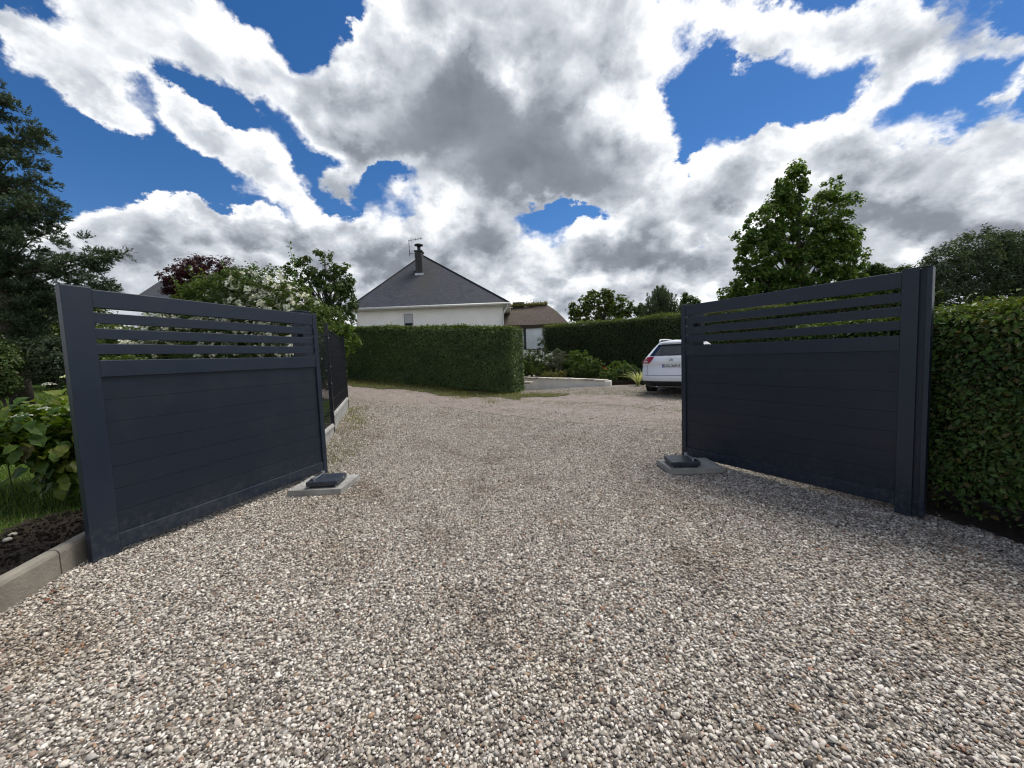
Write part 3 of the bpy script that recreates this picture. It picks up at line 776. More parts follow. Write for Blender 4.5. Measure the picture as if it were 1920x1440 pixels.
gl, LL = gate((-3.165, 2.75), (-2.452, 4.90), 0.0, -1, 'dark grey aluminium gate leaf standing open beside the hydrangea', False)
gr, LR = gate((3.375, 3.09), (2.282, 5.12), -0.045, 1, 'dark grey aluminium gate leaf standing open against the right hedge', True)


def gate_post(x, y, rz, h, label, sx):
    g = empty('gate_post', (x, y, hz1(x, y) - 0.02), rz, label, 'post', 'posts that the gate leaves hang from')
    BX(-.08, .08, -.08, .08, 0, h).build('shaft', 'anthracite', g, bevel=0.005)
    BX(-.086, .086, -.086, .086, h, h + .018).build('cap', 'anthracite', g, bevel=0.004)
    BX(-.13, .13, -.13, .13, 0.0, .03).build('base_plate', 'metal_dark', g, bevel=0.003)
    BX(sx - .035, sx + .035, -.085, -.0815, 1.83, 1.86).build('sticker', 'sticker_white', g)
    for z in (.42, 1.76):
        BX(-.03, .03, -.16, -.0805, z, z + .07).build('hinge_bracket', 'metal_dark', g, bevel=0.003)
    return g


gate_post(-2.74, 5.10, R(-8), 2.08, 'dark grey gate post between left gate leaf and mesh fence', 0.03)
gate_post(2.53, 5.30, R(10), 2.05, 'dark grey gate post behind the far end of the right gate leaf', -0.05)


def gate_motor(cx, cy, rz, zs, label, side, slab_label, slabr):
    x0, x1, y0, y1 = slabr
    s = MB().prism([(x0, y0), (x1, y0), (x1, y1), (x0, y1)], -0.05, zs).build('concrete_slab', 'concrete', bevel=0.008)
    tag(s, slab_label, 'slab', 'concrete slabs under the gate motors')
    g = empty('gate_motor', (cx, cy, zs), rz, label, 'gate motor', 'motors at the hinge ends of the gate')
    BX(-.165, .165, -.155, .155, .022, .074).build('cover', 'anthracite', g, bevel=0.008)
    BX(-.135, .135, -.125, .125, .0, .021).build('base_plate', 'metal_dark', g)
    for a, b in ((-.148, -.138), (.148, -.138), (.148, .138), (-.148, .138)):
        MB().tube([(a, b, 0), (a, b, .027)], .008, 8).build('mounting_bolt', 'galvanised', g, smooth=False)
    a = BX(-.011, .011, -.24, .0, .080, .088).build('drive_arm', 'galvanised', g, bevel=.002, loc=(side * -.10, .16, 0), rot=(0, 0, 0))
    a2 = BX(-.014, .014, -.10, .0, .090, .096).build('arm_link', 'galvanised', g, bevel=.002, loc=(side * -.10, .0, 0), rot=(0, 0, side * R(-20)))
    MB().tube([(side * -.10, .15, .072), (side * -.10, .15, .107)], .020, 14).build('pivot', 'galvanised', g, smooth=False)
    MB().tube([(side * -.10, -.09, .072), (side * -.10, -.09, .104)], .016, 12).build('arm_knob', 'galvanised', g, smooth=False)
    MB().tube([(.166, .04, .05), (.172, .04, .05)], .012, 12).build('lock', 'galvanised', g)
    return g


gate_motor(-2.135, 4.27, R(4), 0.045, 'black motor box on slab below the left gate leaf', 1,
           'pale concrete slab under the left gate motor', (-2.48, -1.90, 4.08, 4.60))
gate_motor(2.00, 4.54, R(-6), 0.025, 'black motor box on slab below the right gate leaf', -1,
           'pale concrete slab under the right gate motor', (1.80, 2.42, 4.38, 4.80))

# ------------------------------------------------------------------ mesh fence with concrete base
def fence():
    P0, P1, P2 = Vector((-2.82, 5.28, 0)), Vector((-3.22, 6.80, 0)), Vector((-4.38, 10.15, 0))
    g = empty('mesh_fence', (P1.x, P1.y, 0.1), 0, 'black welded mesh fence on concrete base plates beside left gate leaf', 'fence')
    o = Vector((P1.x, P1.y, 0.1))
    for p, zt in ((P1, 2.09), (P2, 2.10)):
        q = p - o
        b = BX(-.03, .03, -.03, .03, 0.0 if p is P1 else 0.05, zt - .1).build('post', 'black_fence', g, bevel=.003, loc=(q.x, q.y, 0), rot=(0, 0, math.atan2((P2 - P1).y, (P2 - P1).x)))
        BX(-.033, .033, -.033, .033, zt - .1, zt - .085).build('post_cap', 'black_fence', g, loc=(q.x, q.y, 0), rot=(0, 0, math.atan2((P2 - P1).y, (P2 - P1).x)))
        for z in (.45, .95, 1.25, 1.75):
            MB().tube([(q.x + .031, q.y - .012, z), (q.x + .045, q.y - .016, z)], .011, 8).build('clip', 'galvanised', g)
    for a, b, zb, zt in ((P0, P1, .34, 1.88), (P1, P2, .50, 2.0)):
        d = (b - a); L = d.length; u = d.normalized(); ang = math.atan2(u.y, u.x); qa = a - o
        pl = MB()
        prof = [(-.02, 0), (.02, 0), (.02, .26), (.034, .27), (.034, .30), (.02, .325), (0, .335), (-.02, .325), (-.034, .30), (-.034, .27), (-.02, .26)]
        n = len(prof); vs = [(0.04, y, z) for y, z in prof] + [(L - .04, y, z) for y, z in prof]
        pl.add(vs, [tuple(range(n)), tuple(range(2 * n - 1, n - 1, -1))] + [(i, n + i, n + (i + 1) % n, (i + 1) % n) for i in range(n)])
        pl.build('concrete_plate', 'concrete', g, loc=(qa.x, qa.y, zb - .335 - .1), rot=(0, 0, ang))
        mw = MB()
        x = .05
        while x < L - .04:
            mw.box(x - .0025, x + .0025, -.0025, .0025, zb - .09, zt - .1); x += .05
        z = zb - .05
        zs = []
        while z < zt - .1:
            mw.box(.04, L - .04, -.0055, -.0026, z - .003, z + .003); mw.box(.04, L - .04, .0026, .0055, z - .003, z + .003); z += .2
        mw.build('wire_panel', 'black_fence', g, loc=(qa.x, qa.y, 0), rot=(0, 0, ang))
        BX(.04, L - .04, -.012, .012, zt - .1, zt - .088).build('top_strip', 'anthracite', g, loc=(qa.x, qa.y, 0), rot=(0, 0, ang))


fence()

# ------------------------------------------------------------------ kerb
def kerb():
    d = KB - KA; L = d.length; u = d.normalized(); ang = math.atan2(u.y, u.x)
    g = empty('kerb_edging', (KA.x, KA.y, 0), ang, 'low weathered concrete edging between gravel and planting bed', 'kerb')
    joint = (Vector((-3.226, 2.585)) - KA).dot(u)
    cuts = [0, joint - 1.0 - .0, joint, L]; cuts = [c for c in cuts if c >= 0]
    prof = [(-.045, -.05), (.045, -.05), (.045, .155), (.035, .178), (.015, .186), (-.02, .186), (-.045, .17)]
    n = len(prof)
    for a, b in zip(cuts[:-1], cuts[1:]):
        m = MB(); xs_ = [a + .004, b - .004]
        vs = [(x, -y, z) for x in xs_ for y, z in prof]
        m.add(vs, [tuple(range(n - 1, -1, -1)), tuple(range(n, 2 * n))] + [(i, (i + 1) % n, n + (i + 1) % n, n + i) for i in range(n)])
        m.build('concrete_block', 'kerb_concrete', g, bevel=.004)


kerb()

# ------------------------------------------------------------------ hedges
def box_leaves(cx, cy, z0, Lx, Ly, H, rz, n, jit, bulge, faces=('front', 'back', 'left', 'right', 'top')):
    """points and outward normals over the clipped faces of a hedge; local x along its length, local -y the front"""
    ar = {'front': Lx * H, 'back': Lx * H, 'left': Ly * H, 'right': Ly * H, 'top': Lx * Ly}
    tot = sum(ar[f] for f in faces); P = []; Nn = []; T = []
    for f in faces:
        k = int(n * ar[f] / tot); u = rng.uniform(-.5, .5, k); v = rng.uniform(0, 1, k)
        if f in ('front', 'back'):
            s = -1 if f == 'front' else 1
            p = np.stack([u * Lx, np.full(k, s * Ly / 2), v * H], 1); nn = np.tile([0, s, 0], (k, 1))
        elif f in ('left', 'right'):
            s = -1 if f == 'left' else 1
            p = np.stack([np.full(k, s * Lx / 2), u * Ly, v * H], 1); nn = np.tile([s, 0, 0], (k, 1))
        else:
            p = np.stack([u * Lx, (v - .5) * Ly, np.full(k, H)], 1); nn = np.tile([0, 0, 1], (k, 1))
        P.append(p.astype(float)); Nn.append(nn.astype(float)); T.append(np.full(k, f == 'top'))
    P = np.concatenate(P); Nn = np.concatenate(Nn); T = np.concatenate(T)
    # round the edges a little and push the surface in and out
    q = P.copy(); q[:, 2] -= H / 2
    half = np.array([Lx / 2, Ly / 2, H / 2]); rr = 0.10
    lim = half - rr; c = np.clip(q, -lim, lim); dv = q - c; dl = np.linalg.norm(dv, axis=1, keepdims=True)
    q = np.where(dl > rr, c + dv / np.maximum(dl, 1e-6) * rr, q); q[:, 2] += H / 2
    b = snoise(q, 1.1) * bulge + snoise(q + 5, 4.0) * bulge * .5
    q = q + Nn * (b[:, None] + rng.normal(0, 1, len(q))[:, None] * jit - jit * .7)
    nn = Nn * 1.0 + rng.normal(0, .65, Nn.shape); nn[:, 2] += 0.35
    ca, sa = math.cos(rz), math.sin(rz)
    Rm = np.array([[ca, -sa, 0], [sa, ca, 0], [0, 0, 1]])
    return q @ Rm.T, unit(nn @ Rm.T), T


def hedge(name, cx, cy, z0, Lx, Ly, H, rz, n, size, m, mtop, label, cat='hedge', jit=.03, bulge=.05, z1=None, faces=('front', 'left', 'right', 'top'), z2=None, gap=0.0, back_n=0.25):
    g = empty(name, (cx, cy, z0), 0, label, cat)
    P, Nn, T = box_leaves(cx, cy, z0, Lx, Ly, H, rz, n, jit, bulge, faces)
    if 'back' not in faces:
        P2, N2, T2 = box_leaves(cx, cy, z0, Lx, Ly, H, rz, int(n * back_n), jit, bulge, ('back',)); P = np.concatenate([P, P2]); Nn = np.concatenate([Nn, N2]); T = np.concatenate([T, T2])
    ux = P[:, 0] * math.cos(rz) + P[:, 1] * math.sin(rz)
    slope = 0.0
    if z1 is not None:           # local ground height at the far (-x) end, relative to z0 at the (+x) end
        slope = -(z1) / Lx
        P[:, 2] += (ux - Lx / 2) * slope
    if gap:
        k = (P[:, 2] > gap * rng.uniform(.6, 1.3, len(P))) | (rng.random(len(P)) < .08); P, Nn, T, ux = P[k], Nn[k], T[k], ux[k]
    sz = size * rng.uniform(.65, 1.35, len(P))
    lit = T | (P[:, 2] - (ux - Lx / 2) * slope > H - .07) & (rng.random(len(P)) < .6)  # leaves at the top take a paler material, light put into the colour
    o = link('foliage', leaves_mesh('foliage', P[~lit], Nn[~lit], sz[~lit], m, .62), g); o['kind'] = 'stuff'
    if lit.any():
        P3 = P[lit]; N3 = Nn[lit]; ex = rng.random(len(P3)) < .25; P3[ex, 2] += rng.exponential(.018, ex.sum())
        o = link('lit_top', leaves_mesh('lit_top', P3, N3, sz[lit], mtop, .62), g); o['kind'] = 'stuff'
    # dense twiggy inside
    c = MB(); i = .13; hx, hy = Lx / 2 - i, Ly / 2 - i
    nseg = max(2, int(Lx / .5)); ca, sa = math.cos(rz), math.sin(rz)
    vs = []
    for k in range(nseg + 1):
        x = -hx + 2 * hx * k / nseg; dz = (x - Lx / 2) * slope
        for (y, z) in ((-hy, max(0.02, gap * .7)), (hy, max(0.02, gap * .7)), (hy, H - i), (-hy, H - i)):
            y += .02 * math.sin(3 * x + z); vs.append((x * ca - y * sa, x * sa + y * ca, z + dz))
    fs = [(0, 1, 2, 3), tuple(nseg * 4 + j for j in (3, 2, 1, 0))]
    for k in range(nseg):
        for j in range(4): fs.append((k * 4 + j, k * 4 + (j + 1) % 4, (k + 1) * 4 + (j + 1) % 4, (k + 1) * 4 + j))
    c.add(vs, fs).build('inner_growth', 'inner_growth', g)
    return g


# long clipped hedge across the lane
hA, hB = Vector((0.02, 13.15)), Vector((-8.1, 17.05))      # front face, right end and left end
hd = (hA - hB); hL = hd.length; hu = hd.normalized(); hn = Vector((-hu.y, hu.x)); hT = 1.05
hc = (hA + hB) / 2 + hn * hT / 2
hedge('clipped_hedge', hc.x, hc.y, 0.12, hL, hT, 2.28, math.atan2(hu.y, hu.x), 76000, .070, 'hedge_mid', 'hornbeam_lit',
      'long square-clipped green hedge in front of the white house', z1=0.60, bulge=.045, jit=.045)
hedge('garden_hedge', -17.5, 15.6, .75, 15.0, 1.2, 2.1, R(14), 42000, .085, 'hedge_dark', 'dark_green',
      'dark garden hedge closing off the lawn behind the spruce', bulge=.10, jit=.06)
# dark hedge behind the flower bed, running right behind the car
q1, q2 = at(1018, 640, 19.6), at(1345, 640, 15.0)
d2 = Vector((q2.x - q1.x, q2.y - q1.y)); L2 = d2.length; u2 = d2.normalized(); n2 = Vector((-u2.y, u2.x)); c2 = Vector(((q1.x + q2.x) / 2, (q1.y + q2.y) / 2)) + n2 * .7
L2b = L2 + 6.0; c2 = c2 + u2 * 3.0
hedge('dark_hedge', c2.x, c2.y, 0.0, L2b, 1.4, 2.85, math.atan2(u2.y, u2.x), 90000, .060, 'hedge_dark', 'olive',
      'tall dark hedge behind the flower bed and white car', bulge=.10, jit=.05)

# near beech hedge on the right: the leaves seen largest are pieces of their own
HX0, HX1, HY0, HY1, HH = 3.60, 4.70, 0.6, 5.15, 1.61
hcx, hcy = (HX0 + HX1) / 2, (HY0 + HY1) / 2
near_h = hedge('beech_hedge', hcx, hcy, -0.04, HY1 - HY0, HX1 - HX0, HH + .04, R(-90), 110000, .041, 'hornbeam', 'hornbeam_lit',
               'leafy beech hedge with bright top beside the right gate leaf', jit=.045, bulge=.05, gap=.22, faces=('front', 'left', 'right', 'top'))


def beech_leaf(name, m, w_=.60):
    vs = [(-.5, 0, 0), (-.25, w_ * .36, .05), (.0, w_ * .5, .07), (.25, w_ * .36, .04), (.5, 0, -.08), (.25, -w_ * .36, .04), (0, -w_ * .5, .07), (-.25, -w_ * .36, .05), (-.25, 0, 0), (0, 0, .0), (.25, 0, -.02)]
    fs = [(0, 8, 1), (0, 7, 8), (8, 9, 2, 1), (7, 6, 9, 8), (9, 10, 3, 2), (6, 5, 10, 9), (10, 4, 3), (5, 4, 10)]
    me = MB().add(vs, fs).mesh(name, m); return me


bl = [beech_leaf('leaf', 'hornbeam'), beech_leaf('leaf', 'hornbeam', .7), beech_leaf('leaf', 'hornbeam_lit')]
for i in range(298):
    y = 2.45 + (random.random() ** 1.3) * 1.35; z = random.uniform(.22, HH + .02)
    x = HX0 - random.uniform(0.0, .05)
    me = bl[2] if z > HH - .12 else bl[i % 2]  # leaves near the top get the colour with light painted in
    o = link('leaf', me, near_h, (x - hcx, y - hcy, z), None, random.uniform(.044, .066))
    o.rotation_euler = (random.gauss(0, .5), R(-60) + random.gauss(0, .5), random.uniform(-1.4, 1.4))

# ------------------------------------------------------------------ trees and shrubs
def clump_leaves(lobes, n, clump_r, size, flat=1.0, shell=0.55, per=60, keep=None):
    """lobes: list of (x,y,z, rx,ry,rz). Small clumps through each lobe, leaves gathered in clumps"""
    vol = np.array([l[3] * l[5] for l in lobes]); pr = vol / vol.sum()
    nc = max(8, n // per); li = rng.choice(len(lobes), nc, p=pr); Lb = np.array(lobes)[li]
    d = unit(rng.normal(0, 1, (nc, 3))); rr = rng.uniform(0, 1, nc) ** (1 / 3.0); rr = np.where(rng.random(nc) < shell, .8 + .25 * rng.random(nc), rr)
    C = Lb[:, :3] + d * rr[:, None] * Lb[:, 3:6]
    ci = rng.integers(0, nc, n); cr = clump_r * rng.uniform(.5, 1.35, nc)
    off = rng.normal(0, 1, (n, 3)); off = unit(off) * (rng.uniform(0, 1, (n, 1)) ** .5)
    off[:, 2] *= flat
    P = C[ci] + off * cr[ci][:, None]
    Nn = off * .8 + d[ci] * .5 + rng.normal(0, .5, (n, 3)); Nn[:, 2] += .5
    return P, Nn, size * rng.uniform(.6, 1.4, n), C


def limbs(base, top, targets, r0, n=6, mat_='bark', parent=None, droop=0.0, maxn=40):
    m = MB(); base = Vector(base); top = Vector(top)
    k = 7; pts = []
    for i in range(k):
        f = i / (k - 1); p = base.lerp(top, f) + Vector((math.sin(3.1 * f + base.x) * .05, math.cos(2.3 * f + base.y) * .05, 0)) * (f * (top - base).length * .35); pts.append(p)
    m.tube(pts, [r0 * (1 - .85 * i / (k - 1)) * (1.25 if i == 0 else 1) for i in range(k)], 10)
    trunk = m
    b = MB()
    for t in targets[:maxn]:
        t = Vector(t); f = min(.92, max(.12, ((t.z - base.z) / max(.1, (top.z - base.z))) - .22 - .1 * random.random()))
        s = base.lerp(top, f); 
        idx = f * (k - 1); i0 = int(idx); s = pts[i0].lerp(pts[min(k - 1, i0 + 1)], idx - i0)
        mid = s.lerp(t, .5) + Vector((random.gauss(0, .06), random.gauss(0, .06), .12 * (t - s).length + droop)); r = r0 * (1 - .8 * f) * .42
        b.tube([s, s.lerp(mid, .5), mid, mid.lerp(t, .6), t], [r, r * .8, r * .6, r * .4, r * .15], 5)
    return trunk, b


def tree(name, label, cat, px, Y, lobes_px, n, m, size, clump_r, bark='bark', r0=.14, base_py=None, group=None, depth=None, aspect=.6, shell=.55, per=60, flat=.85, shape='rhomb', top_px=None, nl=30, fold=.18, base_z=None):
    b = at(px, 650, Y); bz = hz1(b.x, Y) if base_z is None else base_z
    g = empty(name, (b.x, Y, bz), 0, label, cat, group); O = Vector((b.x, Y, bz))
    lobes = []
    for l in lobes_px:
        cx, cy_, rx, ry = l[:4]; dy = l[4] if len(l) > 4 else 0.0
        c = at(cx, cy_, Y + dy); k = (Y + dy) / FPX
        lobes.append((c.x, c.y, c.z, rx * k, (min(rx, ry) * .9) * k, ry * k))
    P, Nn, S, C = clump_leaves(lobes, n, clump_r, size, flat, shell, per)
    P = P - np.array(O)
    k = P[:, 2] > 0.03
    P, Nn, S = P[k], Nn[k], S[k]
    top = max(lobes, key=lambda l: l[2] + l[5])
    tp = Vector((top[0], top[1], top[2] + top[5] * .6)) if top_px is None else at(top_px[0], top_px[1], Y)
    idx = rng.choice(len(C), min(nl, len(C)), replace=False)
    targets = [Vector(l[:3]) - O for l in lobes] + [Vector(C[i]) - O for i in idx]
    tr, br = limbs((0, 0, -.05), tp - O, targets, r0, maxn=nl + len(lobes))
    t_o = tr.build('trunk', bark, g, smooth=True)
    br.build('branches', bark, g, smooth=True)
    o = link('crown', leaves_mesh('crown', P, Nn, S, m, aspect, fold, shape=shape), g); o['kind'] = 'stuff'
    return g


# the big conifer on the left edge
def conifer():
    Y = 9.6; b = at(36, 745, Y); bz = hz1(b.x, b.y) + .05; O = Vector((b.x, Y, bz))
    g = empty('spruce_tree', O, 0, 'tall dark spruce at the left edge above the gate', 'tree')
    top = at(-75, 95, Y)
    tr = MB(); k = 9; pts = []
    for i in range(k):
        f = i / (k - 1); p = Vector((0, 0, -.1)).lerp(top - O, f) + Vector((.06 * math.sin(5 * f), .05 * math.cos(4 * f), 0)); pts.append(p)
    tr.tube(pts, [.21 * (1 - .8 * i / (k - 1)) for i in range(k)], 12).build('trunk', 'bark', g, smooth=True)
    # boughs: (px, py of the tip, thickness in px, dy)
    tips = [(20, 195, 34, 0), (55, 255, 36, .2), (30, 290, 50, -.3), (70, 330, 45, 0), (25, 350, 60, .5), (60, 380, 50, -.5), (125, 375, 24, 0), (95, 400, 38, .2), (130, 390, 22, 0), (20, 420, 55, .4),
            (110, 430, 26, .3), (60, 450, 40, -.4), (30, 480, 45, 0), (100, 480, 36, .3), (130, 505, 30, 0), (175, 475, 36, -.2), (205, 470, 32, 0), (228, 475, 16, .1), (160, 500, 34, 0), (205, 510, 36, .1), (215, 535, 28, -.1), (175, 540, 30, .2), (212, 556, 10, 0),
            (60, 530, 50, .4), (20, 560, 55, -.4), (100, 560, 42, .2), (60, 590, 46, -.2), (15, 620, 50, .3), (95, 620, 40, .5), (40, 650, 40, -.3), (80, 250, 22, .1), (-10, 250, 50, 0), (-20, 330, 60, .3), (-30, 450, 70, 0), (-20, 560, 70, .2), (5, 185, 26, 0),
            (-60, 150, 40, 0), (-90, 110, 34, 0), (-110, 130, 36, -.1),  (-80, 250, 60, .4), (-100, 380, 80, -.3), (-110, 520, 80, 0)]
    P = []; Nn = []; br = MB()
    for (px, py, th, dy) in tips:
        t = at(px, py, Y + dy) - O; f = min(.95, max(.15, t.z / (top - O).z - .04))
        idx = f * (k - 1); i0 = int(idx); s = pts[i0].lerp(pts[min(k - 1, i0 + 1)], idx - i0)
        mid = s.lerp(t, .5) + Vector((0, 0, -.10)); bp = [s, s.lerp(mid, .6), mid, mid.lerp(t, .6), t]
        r = .045 * (1 - .6 * f); br.tube(bp, [r, r * .8, r * .6, r * .4, r * .2], 5)
        rad = th * Y / FPX
        for c_ in range(int(6 + th * .34)):
            u = random.random() ** .7; i0 = min(3, int(u * 4)); q = bp[i0].lerp(bp[i0 + 1], u * 4 - i0)
            sp_ = rad * (0.22 + 0.54 * u)
            v = Vector((random.gauss(0, .55), random.gauss(0, .55), random.gauss(.02, .38))) * sp_
            cc_ = q + v; ou = (Vector((t.x, t.y, .2 * t.length)).normalized() + v.normalized() * .8).normalized(); cr_ = random.uniform(.07, .15)
            for j in range(26):
                dv = Vector((random.gauss(0, 1), random.gauss(0, 1), random.gauss(0, .6))).normalized()
                out = (ou * .9 + dv * .9 + Vector((0, 0, .1))).normalized(); c = cc_ + dv * cr_ * random.random() ** .5
                Lt = random.uniform(.07, .14); ns = 9
                for s_ in range(ns):
                    P.append(c + out * (Lt * s_ / ns)); Nn.append(out)
    P = np.array(P, float); D = unit(np.array(Nn, float)); N = len(P)
    per = unit(np.cross(D, rng.normal(0, 1, (N, 3))))
    nd = unit(D * .75 + per * .8); s = rng.uniform(.035, .060, N)[:, None]; wv = unit(np.cross(nd, rng.normal(0, 1, (N, 3)))) * .011
    v = np.stack([P - wv, P + wv, P + nd * s], 1).reshape(-1, 3)
    v[:, 0] += 0
    o = link('crown', npmesh('crown', v, np.arange(N * 3).reshape(-1, 3), 'spruce', rnd=np.repeat(rng.random(N // 9 + 1), 9)[:N]), g); o['kind'] = 'stuff'
    br.build('branches', 'bark', g, smooth=True)
    print('needles', N)


conifer()

tree('olive_shrub', 'olive green shrub behind the spruce trunk', 'shrub', 95, 13.5, [(80, 600, 60, 50), (30, 590, 70, 60), (130, 610, 60, 60), (-40, 600, 70, 80), (170, 640, 50, 50), (90, 650, 70, 30)], 26000, 'olive', .10, .35, r0=.08, shell=.7)
tree('dark_shrub', 'dark rounded shrub between spruce trunk and gate leaf', 'shrub', 98, 9.0, [(95, 690, 32, 34), (120, 670, 32, 40), (140, 700, 28, 36), (80, 665, 36, 28)], 12000, 'grey_green', .06, .16, r0=.03, shell=.7, base_z=.45)
tree('garden_shrub', 'shaggy dark shrub beside the spruce at the left edge', 'shrub', 5, 8.2, [(0, 700, 26, 40), (-30, 690, 45, 60)], 9000, 'dark_green', .06, .16, r0=.03, base_z=.4)

# far side of the left garden
tree('purple_tree', 'dark purple-leaved tree behind the white rose bush', 'tree', 385, 13.0,
     [(385, 520, 46, 36), (345, 530, 40, 30), (410, 540, 34, 40), (325, 545, 24, 22), (375, 495, 26, 14), (425, 510, 18, 24), (350, 505, 24, 16), (380, 580, 50, 40)], 15000, 'purple', .085, .17, r0=.10, shell=.6, top_px=(380, 500), aspect=.4)
tree('fruit_tree', 'leafy dark green tree left of the white house', 'tree', 600, 13.6,
     [(595, 500, 38, 26), (560, 530, 34, 40), (625, 525, 34, 30), (600, 560, 62, 46), (640, 560, 28, 36), (575, 600, 40, 34), (655, 530, 12, 9), (665, 572, 8, 6), (630, 600, 34, 30), (550, 500, 14, 14), (610, 480, 14, 8), (640, 500, 12, 10)],
     7000, 'dark_green', .115, .14, bark='bark_grey', r0=.09, shell=.5, per=16, nl=90)
rose = tree('rose_bush', 'big sprawling rose bush covered in white flowers behind gate leaf', 'rose bush', 480, 8.6,
            [(420, 590, 90, 70), (480, 560, 75, 60), (540, 590, 60, 60), (390, 560, 36, 34), (455, 530, 34, 24), (350, 640, 90, 60), (500, 650, 100, 60), (590, 610, 34, 44), (250, 670, 80, 40), (620, 600, 22, 24, .6), (365, 590, 30, 30), (270, 640, 60, 40), (210, 650, 50, 40)],
            44000, 'bright_green', .062, .13, bark='stem_green', r0=.05, shell=.6, per=22, nl=60, base_z=.3)


def bush_flowers(parent, O, groups, Y, n_each, size, m, r, dy=-.35):
    P = []; 
    for (px, py, rx, ry, k) in groups:
        for _ in range(k):
            a, b = max(-.9, min(.9, random.gauss(0, .5))), max(-.9, min(.9, random.gauss(0, .5)))
            c = at(px + rx * a, py + ry * b, Y + dy + random.uniform(-.35, .25)) - O
            for _ in range(n_each):
                P.append((c.x + random.gauss(0, r), c.y + random.gauss(0, r), c.z + random.gauss(0, r * .8)))
    P = np.array(P); Nn = rng.normal(0, .6, P.shape); Nn[:, 1] -= .6; Nn[:, 2] += .5
    o = link('blossoms', leaves_mesh('blossoms', P, Nn, size * rng.uniform(.7, 1.3, len(P)), m, .95, .12), parent); o['kind'] = 'stuff'


bush_flowers(rose, Vector(rose.location), [(470, 550, 60, 45, 34), (430, 590, 70, 50, 46), (520, 560, 50, 40, 20), (400, 600, 80, 40, 46), (480, 600, 90, 40, 64), (560, 570, 40, 30, 18), (360, 640, 120, 50, 60), (500, 640, 90, 30, 70), (300, 620, 60, 30, 24), (430, 520, 20, 30, 10), (310, 605, 50, 25, 36), (260, 640, 40, 25, 20), (560, 640, 50, 30, 20)], 8.6, 16, .052, 'petal_white', .030)
# the leafy shoots that stick out above the rose bush
def shoots():
    Y = 8.4; O = Vector(rose.location); m = MB(); P = []; Nn = []
    for (x0, y0, x1, y1) in ((548, 520, 541, 455), (370, 560, 352, 500), (395, 570, 375, 508), (430, 550, 415, 492), (480, 540, 470, 498), (505, 540, 495, 500), (340, 570, 322, 520)):
        a = at(x0, y0, Y) - O; b = at(x1, y1, Y) - O; mid = a.lerp(b, .5) + Vector((.05, 0, 0))
        m.tube([a, mid, b], [.007, .005, .003], 4)
        for i in range(13):
            f = i / 12; q = a.lerp(mid, f * 2) if f < .5 else mid.lerp(b, f * 2 - 1); s = -1 if i % 2 else 1
            for _ in range(2):
                P.append((q.x + s * random.uniform(.02, .06), q.y + random.gauss(0, .02), q.z + random.gauss(0, .02))); Nn.append((s * .5, -.6, .5 + random.gauss(0, .4)))
    m.build('shoots', 'stem_green', rose)
    P = np.array(P); o = link('shoot_leaves', leaves_mesh('shoot_leaves', P, np.array(Nn, float), rng.uniform(.06, .10, len(P)), 'maple_green', .5), rose); o['kind'] = 'stuff'


shoots()
tree('garden_laurel', 'mid green shrub behind the mesh fence and hedge end', 'shrub', 640, 11.5, [(640, 625, 26, 18), (620, 650, 30, 40), (610, 690, 30, 40), (655, 640, 16, 22)], 9000, 'maple_green', .07, .15, r0=.04, base_z=.3)
tree('low_shrub', 'low spreading bright green shrub seen between the gate slats', 'shrub', 330, 6.6, [(300, 740, 120, 50), (420, 730, 100, 50), (230, 720, 80, 50), (500, 740, 80, 60)], 16000, 'bright_green', .06, .14, r0=.03, base_z=.2)

# right hand trees
tree('liquidambar_tree', 'tall green tree with two tops rising behind right gate leaf', 'tree', 1490, 19.0,
     [(1488, 360, 24, 48), (1500, 322, 13, 18), (1470, 400, 30, 42), (1465, 348, 11, 18), (1560, 350, 14, 24), (1545, 400, 30, 40), (1590, 385, 20, 18), (1585, 420, 22, 16), (1435, 425, 34, 36), (1398, 448, 24, 18), (1500, 450, 75, 40), (1560, 460, 42, 36), (1440, 490, 56, 40),
      (1605, 440, 13, 10), (1515, 510, 95, 46), (1608, 478, 18, 8), (1420, 530, 52, 28), (1560, 540, 70, 36), (1385, 552, 36, 14), (1470, 560, 110, 30), (1600, 500, 12, 10), (1530, 600, 130, 50), (1420, 600, 70, 40)],
     54000, 'maple_green', .125, .24, bark='bark_grey', r0=.20, shell=.6, per=30, nl=80, top_px=(1497, 330), shape='hex', aspect=.8)
tree('round_tree', 'small light green tree behind the dark hedge', 'tree', 1125, 26.0,
     [(1125, 565, 38, 18), (1092, 578, 26, 16), (1160, 575, 24, 16), (1125, 590, 60, 18), (1135, 552, 14, 8), (1105, 556, 12, 8)], 3000, 'olive', .23, .26, bark='bark_grey', r0=.10, shell=.5, per=12, nl=80)
tree('bare_shrub', 'thin dark shrub between the round tree and upright tree', 'shrub', 1202, 25.0, [(1202, 582, 18, 10), (1215, 592, 20, 10), (1300, 575, 14, 14), (1285, 560, 10, 10)], 2600, 'dark_green', .15, .22, r0=.06, per=18)
tree('far_tree', 'low dark tree just above the right gate leaf', 'tree', 1655, 24.0, [(1655, 510, 34, 12), (1625, 520, 26, 10), (1690, 515, 26, 12), (1655, 545, 70, 24)], 12000, 'dark_green', .16, .30, r0=.12)
